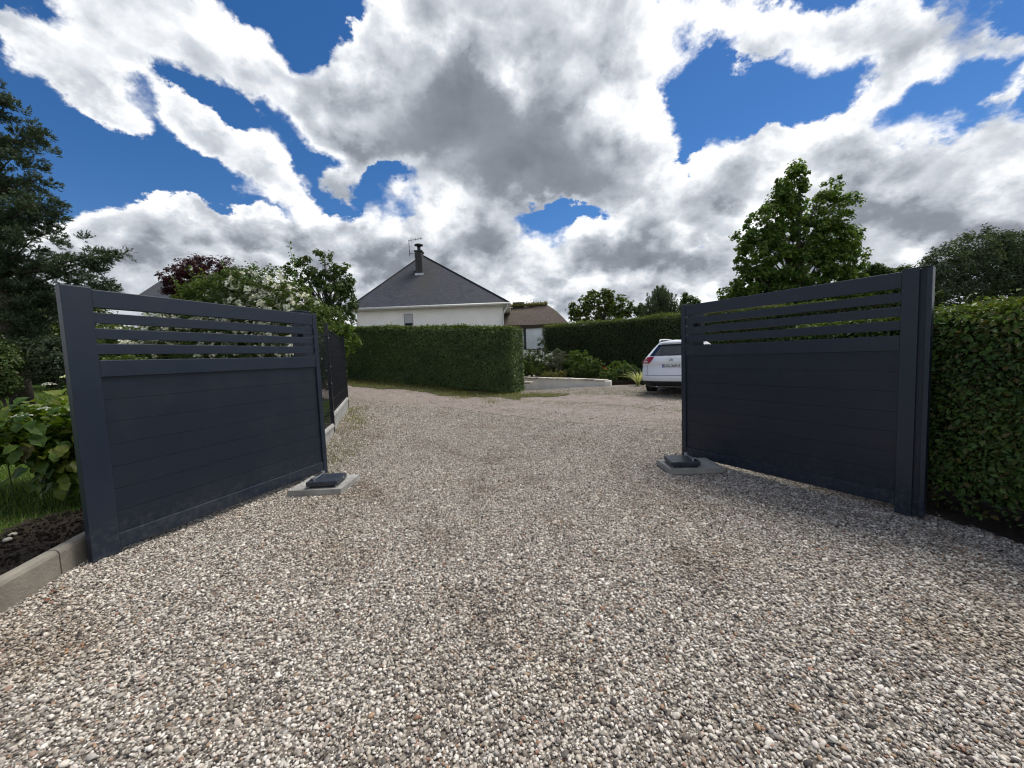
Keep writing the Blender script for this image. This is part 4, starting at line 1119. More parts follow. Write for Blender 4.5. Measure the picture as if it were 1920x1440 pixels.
tree('birch_tree', 'wide grey green tree above the beech hedge', 'tree', 1840, 12.5,
     [(1830, 470, 34, 34), (1780, 495, 40, 34), (1880, 480, 45, 40), (1750, 520, 26, 28), (1840, 510, 70, 44), (1930, 500, 50, 50), (1990, 480, 60, 60), (1800, 550, 80, 30), (1900, 555, 70, 30), (1745, 490, 14, 12), (1850, 440, 14, 12), (1890, 445, 20, 10), (2060, 520, 70, 60)],
     44000, 'grey_green', .085, .20, bark='bark_grey', r0=.12, shell=.55, per=26, nl=90, aspect=.45)


def upright_tree():
    Y = 24.0; b = at(1243, 650, Y); bz = hz1(b.x, Y); O = Vector((b.x, Y, bz))
    g = empty('upright_conifer', O, 0, 'spiky upright conifer with many vertical shoots behind dark hedge', 'tree')
    m = MB(); P = []; D = []
    m.tube([(0, 0, -.1), (0, 0, 2.0)], [.16, .10], 8).build('trunk', 'bark', g)
    sh = MB()
    for i in range(90):
        px = random.gauss(1243, 24); px = min(1292, max(1196, px)); topy = 530 + abs(px - 1240) * .72 + random.uniform(0, 24)
        dy = random.uniform(-.8, .8); t = at(px, topy, Y + dy) - O; a = Vector((t.x * .6, t.y * .6, max(.8, t.z - random.uniform(1.4, 2.4))))
        sh.tube([a, a.lerp(t, .5), t], [.02, .014, .005], 4)
        n = 130
        for j in range(n):
            f = j / n; q = a.lerp(t, f); wd = .13 * (1 - .75 * f)
            P.append((q.x + random.gauss(0, wd), q.y + random.gauss(0, wd), q.z)); D.append((0, 0, 1))
    sh.build('shoots', 'bark', g)
    P = np.array(P); Nn = rng.normal(0, 1, P.shape); Nn[:, 2] *= .2
    o = link('crown', leaves_mesh('crown', P, Nn, rng.uniform(.10, .19, len(P)), 'grey_green', .3, .1, lift=np.tile([0, 0, 1.0], (len(P), 1))), g); o['kind'] = 'stuff'


upright_tree()

# ------------------------------------------------------------------ hydrangea by the left gate leaf
def hydrangea():
    cx, cy_, cz = -4.55, 3.95, .72
    g = empty('hydrangea', (cx, cy_, .12), 0, 'leafy green hydrangea bush with pale flower heads beside left gate leaf', 'shrub')
    O = Vector((cx, cy_, .12))
    def big_leaf(m, seed):
        rr = random.Random(seed); L = 1.0; n = 7; vs = []; fs = []
        for i in range(n):
            f = i / (n - 1); x = -.5 + f; wdt = .36 * math.sin(math.pi * min(1, (f * .92 + .06))) ** .75 * (1 + .10 * (-1) ** i)
            zc = .10 * math.sin(math.pi * f) - .22 * f * f
            vs += [(x, -wdt, zc + .07 + rr.uniform(-.02, .02)), (x, 0, zc), (x, wdt, zc + .07 + rr.uniform(-.02, .02))]
            if i: a = (i - 1) * 3; fs += [(a, a + 3, a + 4, a + 1), (a + 1, a + 4, a + 5, a + 2)]
        return MB().add(vs, fs).mesh('leaf', m)
    ms = [big_leaf('hydrangea', 1), big_leaf('hydrangea', 2), big_leaf('hydrangea', 3), big_leaf('hydrangea_rust', 4)]
    lob = [(-4.55, 3.75, .75, .62, .5, .50), (-3.98, 4.0, .92, .42, .4, .42), (-5.1, 4.0, .62, .5, .45, .42), (-4.28, 3.70, .44, .24, .3, .26), (-4.9, 4.3, .8, .5, .45, .45)]
    stems = MB()
    def pt(front=True):
        l = random.choices(lob, weights=[3, 2.2, 2, 1.3, 1])[0]
        d = Vector((random.gauss(0, 1), random.gauss(-.35, 1), random.gauss(.25, .8))).normalized()
        return Vector((l[0] + d.x * l[3], l[1] + d.y * l[4], max(.22, l[2] + d.z * l[5]))), d
    for i in range(296):
        p, d = pt()
        p = p - d * random.uniform(0, .10)
        if p.x < -4.5 and p.z < .5: p.z = .5 + random.random() * .5
        me = ms[3] if random.random() < .03 else ms[i % 3]
        o = link('leaf', me, g, p - O, None, random.uniform(.095, .165))
        nrm = (d * .8 + Vector((0, -.2, .9)) + Vector((random.gauss(0, .25), random.gauss(0, .25), 0))).normalized()
        tdir = Vector((d.x, d.y, -.15)) + Vector((random.gauss(0, .4), random.gauss(0, .4), 0)); tdir = (tdir - nrm * tdir.dot(nrm)).normalized()
        o.rotation_euler = Matrix((tdir, nrm.cross(tdir), nrm)).transposed().to_euler()
    # inner leaves, too hidden to pick apart
    n = 4200; P = []; 
    for _ in range(n):
        p, d = pt(); p.z = max(p.z, .55) if p.x < -4.5 else p.z; P.append(p - d * random.uniform(.10, .40) - O)
    P = np.array([tuple(q) for q in P]); Nn = rng.normal(0, .5, P.shape); Nn[:, 2] += .9
    o = link('inner_leaves', leaves_mesh('inner_leaves', P, Nn, rng.uniform(.07, .12, n), 'hydrangea', .7, shape='hex'), g); o['kind'] = 'stuff'
    for _ in range(40):
        p, d = pt()
        if p.z < .6 or p.x > -4.2 or p.x < -4.8: continue
        a = Vector((cx + random.gauss(0, .3), cy_ + random.gauss(0, .25), .1)); stems.tube([a - O, a.lerp(p, .5) + Vector((0, 0, .08)) - O, p - d * .04 - O], [.006, .005, .003], 5)
    stems.build('stems', 'stem_green', g)
    for k, (px, py, s) in enumerate([(42, 781, 1.2), (68, 762, .9), (85, 768, .9), (112, 780, .8), (92, 722, .8), (125, 708, .8), (110, 882, .8), (122, 850, .7), (150, 745, .7)]):
        Y = 3.45 if px < 100 else 3.62
        c = at(px, py, Y); P = []
        for _ in range(int(46 * s)):
            a = random.uniform(0, 6.28); r_ = .055 * s * math.sqrt(random.random()); P.append((r_ * math.cos(a), r_ * math.sin(a), .018 * (1 - (r_ / (.055 * s)) ** 2) + random.uniform(0, .006)))
        P = np.array(P); Nn = rng.normal(0, .35, P.shape); Nn[:, 2] += 1
        link('flower_head', leaves_mesh('flower_head', P, Nn, rng.uniform(.012, .022, len(P)), 'petal_cream' if k % 2 else 'petal_white', .95, .1), g, c - O)


hydrangea()

# ------------------------------------------------------------------ flower bed, retaining wall
WL = [at(968, 712, 16.6), at(1010, 712, 16.0), at(1050, 713, 15.4), at(1095, 714, 14.7), at(1134, 711, 14.0)]


def retaining_wall():
    g = empty('retaining_wall', (WL[4].x, WL[4].y, 0), 0, 'low cream rendered wall with stone coping holding up the flower bed', 'wall')
    O = Vector((WL[4].x, WL[4].y, 0)); top = .36; tops = [.46, .43, .41, .39, .36]
    pts = [Vector((p.x, p.y, 0)) for p in WL]
    for j_, (a, b) in enumerate(zip(pts[:-1], pts[1:])):
        t0, t1 = tops[j_], tops[j_ + 1]
        d = (b - a); L = d.length; u = d.normalized(); n = Vector((-u.y, u.x, 0)) * -1
        if n.y < 0: n = -n
        m = MB(); zb0, zb1 = hz1(a.x, a.y) - .15, hz1(b.x, b.y) - .15
        A_, B_, C_, D_ = a - O, b - O, b + n * .2 - O, a + n * .2 - O
        m.add([(A_.x, A_.y, zb0), (B_.x, B_.y, zb1), (C_.x, C_.y, zb1), (D_.x, D_.y, zb0), (A_.x, A_.y, t0), (B_.x, B_.y, t1), (C_.x, C_.y, t1), (D_.x, D_.y, t0)],
              [(0, 3, 2, 1), (4, 5, 6, 7), (0, 1, 5, 4), (1, 2, 6, 5), (2, 3, 7, 6), (3, 0, 4, 7)])
        m.build('wall_panel', 'retaining_render', g)
        k = max(2, int(L / .5)); ang = math.atan2(u.y, u.x)
        for i in range(k):
            s0, s1 = L * i / k + .006, L * (i + 1) / k - .006
            x = a + u * s0 - O
            BX(0, s1 - s0, -.05 if n.dot(Vector((-u.y, u.x, 0))) > 0 else -.25, .25 if n.dot(Vector((-u.y, u.x, 0))) > 0 else .05, -.012, .05 + random.uniform(-.004, .006)).build('coping_stone', 'coping_light' if random.random() < .6 else 'coping', g, bevel=.012, loc=(x.x, x.y, t0 + (t1 - t0) * (i + .5) / k), rot=(0, 0, ang))
    # short return at the right end
    a = pts[4]; e = at(1139, 706, 14.9); e = Vector((e.x, e.y, 0))
    d = e - a; L = d.length; ang = math.atan2(d.y, d.x)
    BX(.0, L, -.2, -.002, hz1(a.x, a.y) - .15, top).build('wall_panel', 'retaining_render', g, loc=(0, 0, 0), rot=(0, 0, ang))
    # bed of soil behind it
    bed = MB(); back = [at(985, 700, 20.6), at(1100, 700, 19.5), at(1200, 700, 17.5), at(1300, 700, 15.5), at(1250, 700, 14.6), at(1180, 700, 14.6), at(1145, 700, 14.4)]
    poly = [(p.x, p.y + .1) for p in WL] + [(p.x, p.y) for p in back[::-1]]
    bed.prism(poly, -.35, .30)
    o = bed.build('flower_bed_soil', 'soil'); o['kind'] = 'structure'


retaining_wall()
# a flat stone step poking out past the hedge corner
tag(BX(-.45, .28, -.2, .25, 0, .07).build('stone_step', 'coping', bevel=.015, loc=(at(985, 718, 15.4).x, 15.4, at(985, 719, 15.4).z), rot=(0, 0, R(-20))), 'flat grey stone slab poking out past the clipped hedge corner', 'stone slab')


def small_plant(name, label, px, py, Y, rx, ry, n, m, size, cat='plant', aspect=.5, up=False, clump=.07):
    b = at(px, py, Y); g = empty(name, (b.x, Y, .28), 0, label, cat); O = Vector((b.x, Y, .28)); k = Y / FPX
    lobes = [(b.x, Y, b.z, rx * k, rx * k * .8, ry * k), (b.x - rx * k * .4, Y, b.z - ry * k * .3, rx * k * .7, rx * k * .6, ry * k * .7), (b.x + rx * k * .4, Y, b.z - ry * k * .25, rx * k * .7, rx * k * .6, ry * k * .7)]
    P, Nn, S, C = clump_leaves(lobes, n, clump, size, .9, .6, 24); P = P - np.array(O); P = P
    P[:, 2] = np.maximum(P[:, 2], .01 + rng.uniform(0, .05, len(P)))
    lift = np.tile([0, 0, 1.0], (len(P), 1)) if up else None
    o = link('foliage', leaves_mesh('foliage', P, Nn, S, m, aspect, lift=lift), g); o['kind'] = 'stuff'
    st = MB()
    for i in rng.choice(len(C), min(16, len(C)), replace=False):
        t = Vector(C[i]) - O; t.z = max(t.z, .05); st.tube([(0, 0, 0), t * .5 + Vector((0, 0, .06)), t], [.008, .006, .003], 4)
    st.build('stems', 'stem_green', g)
    return g


small_plant('bed_conifer', 'small dark conifer in front of the big window', 996, 678, 19.2, 14, 24, 3200, 'dark_green', .08, 'shrub', clump=.12)
small_plant('sapling', 'thin dark sapling standing before the big window', 1014, 652, 18.6, 7, 22, 420, 'grey_green', .09, 'shrub', clump=.10)
small_plant('flowering_shrub', 'dark shrub with white flowers near the clipped hedge corner', 1015, 680, 18.2, 30, 22, 5200, 'dark_green', .07, 'shrub')
small_plant('green_mound', 'bright green mound plant just above the coping', 1018, 693, 17.6, 24, 12, 3600, 'olive', .06)
small_plant('lavender_bush', 'tall grey lavender bush in the middle of the bed', 1050, 680, 17.4, 22, 26, 5200, 'lavender', .09, 'shrub', .2, True)
small_plant('heather_mound', 'low olive mound right of the lavender bush', 1040, 702, 16.6, 22, 9, 2600, 'moss', .05)
small_plant('leafy_perennial', 'broad leafy green perennial above the coping', 1100, 690, 16.0, 34, 20, 5200, 'bright_green', .085)
small_plant('tall_perennial', 'taller green perennial behind the broad leafy one', 1085, 676, 17.2, 26, 20, 3800, 'maple_green', .085)
small_plant('dark_perennial', 'dark green perennial between the red and striped plants', 1160, 695, 15.6, 26, 18, 4200, 'maple_green', .07)
small_plant('corner_perennial', 'small pale green plant spilling over the wall end', 1140, 705, 14.6, 16, 14, 1800, 'bright_green', .07)
small_plant('edge_shrub', 'dark low shrub next to the white car', 1178, 700, 15.0, 24, 16, 3600, 'dark_green', .07)
small_plant('left_perennial', 'green plant peeping out right behind the clipped hedge', 982, 690, 18.6, 12, 18, 1800, 'maple_green', .07)
fp = bpy.data.objects['flowering_shrub']
bush_flowers(fp, Vector(fp.location), [(1030, 672, 16, 14, 16), (1008, 675, 5, 4, 2)], 18.2, 12, .05, 'petal_white', .05, -.5)


def strap_plant(name, label, px, py, Y, n, L, m, z0):
    b = at(px, py, Y); g = empty(name, (b.x, Y, z0), 0, label, 'plant')
    k = 6; vs = []; fs = []
    for i in range(k):
        f = i / (k - 1); wd = .018 * (1 - f ** 2.2) + .002; x = .75 * f ** 1.5; z = f - .38 * f ** 2.6
        vs += [(x, -wd, z + .008), (x, 0, z), (x, wd, z + .008)]
        if i: a = (i - 1) * 3; fs += [(a, a + 3, a + 4, a + 1), (a + 1, a + 4, a + 5, a + 2)]
    me = MB().add(vs, fs).mesh('leaf', m)
    for i in range(n):
        o = link('leaf', me, g, (random.gauss(0, .03), random.gauss(0, .03), 0)); s = L * random.uniform(.7, 1.15)
        o.scale = (s * random.uniform(.35, 1.25), s * 1.3, s); o.rotation_euler = (0, random.uniform(-.1, .2), i * 2.399 + random.uniform(-.2, .2))
    return g


strap_plant('striped_flax', 'pale striped flax with arching strap leaves beside the white car', 1196, 712, 13.6, 34, .78, 'phormium_pale', hz1(4.4, 13.6))
strap_plant('red_flax', 'red upright flax plant among the green perennials', 1140, 705, 16.4, 26, .80, 'phormium_red', .30)
strap_plant('spiky_grass', 'dark spiky tuft behind the striped flax', 1205, 690, 14.2, 26, .85, 'grey_green', hz1(4.8, 14.2))

# ------------------------------------------------------------------ houses
def uvmesh(name, m, faces):
    """faces: list of (list of points, list of uvs)"""
    me = bpy.data.meshes.new(name); vs = []; fs = []; uv = []
    for pts, us in faces:
        o = len(vs); vs += [tuple(p) for p in pts]; fs.append(tuple(range(o, o + len(pts)))); uv += us
    me.from_pydata(vs, [], fs); me.update(); l = me.uv_layers.new(name='UVMap')
    for i, u in enumerate(uv): l.data[i].uv = u
    setmat(me, m); return me


def slope_uv(pts):
    p = [Vector(q) for q in pts]; n = (p[1] - p[0]).cross(p[2] - p[0]).normalized(); h = Vector((-n.y, n.x, 0))
    h = h.normalized() if h.length > 1e-6 else Vector((1, 0, 0)); u = n.cross(h)
    return [(q.dot(h), q.dot(u)) for q in p]


def white_house():
    Y = 24.0; l = at(650, 571, Y); r = at(955, 575, Y); W = r.x - l.x; cx = (l.x + r.x) / 2; ez = (l.z + r.z) / 2
    apex = at(792, 479, Y + 5.0)
    g0 = 1.0; g = empty('white_house', (cx, Y, g0), 0, 'white rendered house with slate hipped roof beyond the clipped hedge', 'house')
    hw = W / 2; D = 10.0; e = ez - g0; az = apex.z - g0; ax = apex.x - cx; ov = .42
    x0, x1, y0, y1 = -hw, hw, 0.0, D
    ay0 = 5.0; ay1 = 5.8
    A, B, C, D_ = (x0, y0, e), (x1, y0, e), (x1, y1, e), (x0, y1, e); T0 = (ax, ay0, az); T1 = (ax, ay1, az)
    F = [[A, B, T0], [B, C, T1, T0], [C, D_, T1], [D_, A, T0, T1]]
    me = uvmesh('roof', 'slate', [(f, slope_uv(f)) for f in F])
    rf = link('roof', me, g)
    so = rf.modifiers.new('thick', 'SOLIDIFY'); so.thickness = .06; so.offset = -1
    BX(x0 + ov, x1 - ov, y0 + ov, y1 - ov, 0, e - .16).build('wall', 'wall_render', g)
    MB().add([(x0 + .03, y0 + .03, e - .15), (x1 - .03, y0 + .03, e - .15), (x1 - .03, y1 - .03, e - .15), (x0 + .03, y1 - .03, e - .15)], [(3, 2, 1, 0)]).build('soffit', 'gutter_white', g)
    gt = MB()
    for (a, b) in (((x0, y0, 0), (x1, y0, 0)), ((x1, y0, 0), (x1, y1, 0)), ((x0, y1, 0), (x0, y0, 0))):
        gt.tube([(a[0], a[1], e - .05), (b[0], b[1], e - .05)], .075, 10)
    gt.build('gutter', 'gutter_white', g, smooth=True)
    BX(x0 + .02, x1 - .02, y0 + .06, y0 + .085, e - .16, e - .01).build('fascia', 'gutter_white', g)
    for s, x in ((1, x0 + .1), (-1, x1 - .1)):
        MB().tube([(x, y0, e - .1), (x, y0 + .02, e - .22), (x + s * .30, y0 + ov - .08, e - .65), (x + s * .34, y0 + ov - .07, e - .8), (x + s * .34, y0 + ov - .07, .1)], .05, 8).build('downpipe', 'gutter_white', g, smooth=True)
    # small window with half lowered shutter
    a = at(757, 589, Y + ov); b = at(776, 625, Y + ov); wx0, wx1, wz1 = a.x - cx, b.x - cx, a.z - g0; wz0 = wz1 - 1.15; yy = ov
    f = MB(); t = .05
    for q in ((wx0, wx0 + t, wz0, wz1), (wx1 - t, wx1, wz0, wz1), (wx0 + t, wx1 - t, wz1 - t, wz1), (wx0 + t, wx1 - t, wz0, wz0 + t)): f.box(q[0], q[1], yy - .03, yy + .02, q[2], q[3])
    fr = f.build('window', 'window_frame', g)
    BX(wx0 + t, wx1 - t, yy - .008, yy + .004, wz0 + t, wz1 - t).build('pane', 'glass_dark', fr)
    BX(wx0 + t + .003, wx1 - t - .003, yy - .022, yy - .010, wz1 - t - .52, wz1 - t - .002).build('shutter', 'shutter', fr)
    BX(wx0 - .04, wx1 + .04, yy - .07, yy - .031, wz0 - .05, wz0 - .002).build('sill', 'coping_light', fr)
    # ridge and hip tiles
    rt = MB()
    for a_, b_ in ((A, T0), (B, T0), (T0, T1), (C, T1)): rt.tube([Vector(a_) + Vector((0, 0, .02)), Vector(b_) + Vector((0, 0, .02))], .05, 6)
    rt.build('hip_tiles', 'slate', g)
    # chimney on the front slope
    cb = at(788, 513, Y + 3.2); chx = cb.x - cx; chy = 3.2 - .0; fz = lambda y: e + (az - e) * (y - y0) / (ay0 - y0)
    ct = at(787, 474, Y + 3.2).z - g0; hwc = .23
    ch = BX(chx - hwc, chx + hwc, chy - .3, chy + .3, fz(chy - .3) - .25, ct).build('chimney', 'chimney_brick', rf, bevel=.01)
    BX(chx - hwc - .05, chx + hwc + .05, chy - .35, chy + .35, ct + .002, ct + .10).build('chimney_cap', 'chimney_brick', rf, bevel=.01)
    MB().tube([(chx, chy, ct + .10), (chx, chy, ct + .42)], .12, 12).build('flue', 'metal_dark', rf, smooth=True)
    MB().tube([(chx, chy, ct + .44), (chx, chy, ct + .48), (chx, chy, ct + .56), (chx, chy, ct + .60)], [.10, .30, .28, .06], 14).build('cowl', 'metal_dark', rf, smooth=True)
    BX(chx - hwc - .06, chx + hwc + .06, chy - .36, chy - .302, fz(chy - .33) - .04, fz(chy - .33) + .12).build('flashing', 'galvanised', rf)
    # aerial strapped to the chimney
    O = Vector((cx, Y, g0)); Ya = Y + chy - .1
    a1, a2 = at(768, 477, Ya) , at(768, 451, Ya)
    an = empty('tv_aerial', a1, 0, 'thin television aerial on a mast beside the chimney', 'aerial')
    MB().tube([(0, 0, -.1), (0, 0, (a2 - a1).z + .05)], .022, 6).build('mast', 'metal_dark', an)
    br = at(778, 482, Ya) - a1; MB().tube([(0, 0, .05), (br.x, 0, .03), (br.x, 0, br.z - .05)], .02, 6).build('bracket', 'metal_dark', an)
    tz = (a2 - a1).z; L = at(792, 450, Ya).x - a1.x
    MB().tube([(0, 0, tz), (L, 0, tz + .12)], .015, 6).build('boom', 'metal_dark', an)
    for i, f_ in enumerate((.15, .22, .38, .5, .62, .74, .86, .97)):
        h = .16 if i < 3 else .10
        MB().tube([(L * f_, -.02, tz + .12 * f_ - h * (1 if i < 3 else 1)), (L * f_, .02, tz + .12 * f_ + h)], .012, 5).build('element', 'metal_dark', an)


white_house()


def thatched_house():
    Y = 27.0; g0 = .3
    rl, rr = at(958, 579, Y + 3.0), at(1026, 572, Y + 3.0); rl0 = at(920, 582, Y + 3)
    el, er = at(905, 612, Y), at(1064, 612, Y); ez = at(985, 609, Y).z
    cx = (el.x + er.x) / 2; O = Vector((cx, Y, g0))
    g = empty('thatched_cottage', O, 0, 'cottage with mossy thatched roof and large window behind the hedges', 'house')
    e = ez - g0 ; rz = rr.z - g0; x0 = el.x - cx - 1.0; x1 = er.x - cx + .1; X0 = rl0.x - cx - 2; X1 = rr.x - cx
    n = 14; faces = []
    def pt(u, v, side):      # u along, v up the slope
        a = Vector((x0 + (x1 - x0) * u, 0 if side == 0 else 6, e)); b = Vector((X0 + (X1 - X0) * u, 3, rz - .18 * (1 - u) + .05 * math.sin(9 * u)))
        p = a.lerp(b, v); p.z += .16 * math.sin(math.pi * v) * .6 + .02 * math.sin(17 * u + 5 * v); return p
    for side in (0, 1):
        for i in range(n):
            for j in range(6):
                q = [pt(i / n, j / 6, side), pt((i + 1) / n, j / 6, side), pt((i + 1) / n, (j + 1) / 6, side), pt(i / n, (j + 1) / 6, side)]
                if side: q = q[::-1]
                faces.append((q, [(p.x, p.z * 1.4) for p in q]))
    q = [pt(1, 0, 0), pt(1, 0, 1), pt(1, 1, 0)]; faces.append((q, [(p.y, p.z * 1.4) for p in q]))
    rf = link('roof', uvmesh('roof', 'thatch', faces), g)
    so = rf.modifiers.new('thick', 'SOLIDIFY'); so.thickness = .28; so.offset = -1
    # moss and plants on the ridge
    N = 5200; u = rng.random(N); P = np.stack([X0 + (X1 - X0) * u, 3 + rng.normal(-.12, .20, N), rz - .18 * (1 - u) + .02 + np.abs(rng.normal(0, .11, N))], 1)
    o = link('ridge_moss', leaves_mesh('ridge_moss', P, rng.normal(0, 1, P.shape), rng.uniform(.06, .14, N), 'moss', .4), rf); o['kind'] = 'stuff'
    # tall weeds on the ridge
    c = at(969, 572, Y + 3.0); c1 = at(977, 567, Y + 3)
    BX(c.x - cx - .28, c1.x - cx + .22, 2.8, 3.3, rz - .5, c1.z - g0).build('chimney', 'chimney_brick', rf)
    BX(x0 + .4, x1 - .5, .45, 5.6, 0, e - .2).build('wall', 'frame_dark', g)
    BX(x0 + .4, x1 - .5, .36, .44, 0, at(1000, 655, Y).z - g0).build('base_wall', 'retaining_render', g)
    # the big glazed bay
    def win(pa, pb):
        a = at(pa[0], pa[1], Y + .3); b = at(pb[0], pb[1], Y + .3); x_0, x_1, z_1, z_0 = a.x - cx, b.x - cx, a.z - g0, b.z - g0; f = MB(); t = .06
        for q in ((x_0, x_0 + t, z_0, z_1), (x_1 - t, x_1, z_0, z_1), (x_0 + t, x_1 - t, z_1 - t, z_1), (x_0 + t, x_1 - t, z_0, z_0 + t)): f.box(q[0], q[1], .28, .355, q[2], q[3])
        fr = f.build('window', 'frame_dark', g)
        BX(x_0 + t, x_1 - t, .315, .325, z_0 + t, z_1 - t).build('pane', 'glass_pale', fr)
    win((950, 609), (984, 655)); win((984, 609), (1024, 655))
    # small pent roof edge that joins the white house
    BX(-1.0, .3, -.2, 0.0, e + .1, e + .2)


thatched_house()


def left_house():
    Y = 22.0; g0 = 1.0
    a = at(240, 566, Y); t = at(300, 527, Y + 4); O = Vector((t.x + 2.0, Y, g0))
    g = empty('neighbour_house', O, 0, 'neighbouring house with dark roof half hidden by the purple tree', 'house')
    e = a.z - g0; z = t.z - g0; x0 = a.x - O.x; rx = t.x - O.x; x1 = 6.5
    F = [[(x0, 0, e), (x1, 0, e), (x1 - 2.4, 4, z), (rx, 4, z)], [(x0, 8, e), (x0, 0, e), (rx, 4, z)], [(x1, 8, e), (x0, 8, e), (rx, 4, z), (x1 - 2.4, 4, z)], [(x1, 0, e), (x1, 8, e), (x1 - 2.4, 4, z)]]
    rf = link('roof', uvmesh('roof', 'slate', [(f, slope_uv(f)) for f in F]), g)
    so = rf.modifiers.new('thick', 'SOLIDIFY'); so.thickness = .08; so.offset = -1
    BX(x0 + .4, x1 - .4, .4, 7.6, 0, e - .1).build('wall', 'wall_render', g)
    MB().tube([(x0, 0, e - .06), (x1, 0, e - .06)], .07, 8).build('gutter', 'gutter_white', g)
    f = BX(x0 + 1.2, x0 + 2.3, .34, .395, e - 1.6, e - .4).build('window', 'window_frame', g)
    BX(x0 + 1.26, x0 + 2.24, .325, .338, e - 1.54, e - .46).build('pane', 'glass_dark', f)


left_house()

# ------------------------------------------------------------------ the white car
def car():
    h = R(38); base = at(1258, 735, 10.95); z0 = hz1(5.0, 11.8)
    g = empty('parked_car', (base.x, base.y, z0 + .01), -h, 'white estate car parked behind the right gate leaf', 'car'); g.scale = (.97, .97, .97)
    ZP = [(.24, .80), (.34, .87), (.42, .905), (.57, .92), (.60, .905), (.75, .92), (.90, .92), (1.0, .90), (1.06, .865), (1.12, .825), (1.20, .775), (1.30, .715), (1.40, .655), (1.50, .585), (1.555, .52), (1.60, .44), (1.63, .30), (1.64, .15), (1.642, 0)]
    zp = [a for a, _ in ZP]; wp = [b for _, b in ZP]
    YR = [(.24, .14), (.34, .06), (.42, .03), (.57, .0), (.60, .04), (.75, .05), (.82, .10), (.94, .11), (.97, .05), (1.06, .07), (1.14, .10), (1.20, .15), (1.50, .42), (1.56, .40), (1.60, .44), (1.64, .55)]
    yz = [a for a, _ in YR]; yy = [b for _, b in YR]
    W = lambda z: float(np.interp(z, zp, wp))
    YY = lambda z: float(np.interp(z, yz, yy))
    def S(u, z, off=0.0):
        w_ = W(z); return Vector((u * (w_ + off), YY(z) + .20 * abs(u) ** 4 - off, z))
    def roofz(y): return float(np.interp(y, [0, 2.0, 2.5, 3.0, 3.35, 3.9, 4.2, 4.38, 4.44], [1.642, 1.642, 1.60, 1.36, 1.08, .98, .86, .62, .45]))
    zs = [.24, .30, .34, .42, .50, .57, .60, .68, .75, .82, .90, .97, 1.0, 1.06, 1.12, 1.20, 1.30, 1.40, 1.50, 1.555, 1.60, 1.63, 1.64]
    us = [-1, -.97, -.92, -.85, -.7, -.5, -.25, 0, .25, .5, .7, .85, .92, .97, 1]
    m = MB()
    vs = [S(u, z) for z in zs for u in us]; nu = len(us)
    m.add(vs, [(j * nu + i, j * nu + i + 1, (j + 1) * nu + i + 1, (j + 1) * nu + i) for j in range(len(zs) - 1) for i in range(nu - 1)])
    ring = [(-W(z), z) for z in zs] + [(0, 1.642)] + [(W(z), z) for z in zs[::-1]]
    st = [0.0, .5, .9, 1.4, 2.0, 2.5, 3.0, 3.35, 3.9, 4.2, 4.38, 4.44]
    def side(x, z, y, f):
        tp = 1 - .10 * max(0, (y - 3.2) / 1.2) ** 2; zz_ = min(z, roofz(y) - .02 * (1 - abs(x) / .93) * 0); 
        if z > roofz(y): zz_ = roofz(y) - .015 * (abs(x))
        xx = math.copysign(W(min(z, zz_)) , x) * (abs(x) / max(W(z), 1e-4)) if abs(x) > 1e-4 else 0
        if z > roofz(y): xx = math.copysign(min(abs(xx), W(zz_) * (abs(x) / max(W(1.0), 1e-4)) * 1.0), x)
        return Vector((xx * tp, y, zz_))
    rings = []
    for k, y in enumerate(st):
        r_ = []
        for (x, z) in ring:
            ys_ = YY(min(z, 1.64)) + .20 if abs(x) > 1e-6 else YY(1.64)
            if z >= 1.63: ys_ = YY(z)
            if k == 0: r_.append(Vector((x, ys_, z)))
            else:
                yv = max(y, ys_ + .02 * k); r_.append(side(x, z, yv, 0) if yv > .6 else Vector((x, yv, z)))
        rings.append(r_)
    nr = len(ring); m.add([p for r_ in rings for p in r_], [(k * nr + i, k * nr + i + 1, (k + 1) * nr + i + 1, (k + 1) * nr + i) for k in range(len(st) - 1) for i in range(nr - 1)])
    m.add([rings[-1][i] for i in range(nr)], [tuple(range(nr))])
    body = m.build('body', 'car_white', g, smooth=True)
    bm = bmesh.new(); bm.from_mesh(body.data); bmesh.ops.remove_doubles(bm, verts=bm.verts, dist=.004); bmesh.ops.recalc_face_normals(bm, faces=bm.faces); bm.to_mesh(body.data); bm.free()
    body.data.polygons.foreach_set('use_smooth', [True] * len(body.data.polygons))
    def patch(name, f0, f1, z0_, z1_, m_, off=.004, nu_=10, nz=8, parent=g, smooth=True):
        """strip of the rear surface between u=f0(z) and u=f1(z)"""
        vs = []
        for j in range(nz + 1):
            z = z0_ + (z1_ - z0_) * j / nz; a, b = f0(z), f1(z)
            for i in range(nu_ + 1): vs.append(S(a + (b - a) * i / nu_, z, off))
        q = MB().add(vs, [(j * (nu_ + 1) + i, j * (nu_ + 1) + i + 1, (j + 1) * (nu_ + 1) + i + 1, (j + 1) * (nu_ + 1) + i) for j in range(nz) for i in range(nu_)])
        return q.build(name, m_, parent, smooth=smooth)
    tg = lambda s: (lambda z: s)
    patch('rear_window', lambda z: -.86 + .02 * (z - 1.2), lambda z: .86 - .02 * (z - 1.2), 1.175, 1.515, 'glass_dark', .005, 14, 8)
    patch('spoiler', tg(-.84), tg(.84), 1.545, 1.60, 'car_white', .05, 12, 3)
    patch('rear_bumper_guard', tg(-.985), tg(.985), .25, .415, 'car_black', .012, 14, 5)
    patch('bumper_line', tg(-.93), tg(.93), .583, .594, 'car_black', .003, 14, 2)
    patch('tailgate_seam', tg(-.80), tg(-.79), .60, .93, 'car_black', .003, 2, 5)
    patch('tailgate_seam', tg(.79), tg(.80), .60, .93, 'car_black', .003, 2, 5)
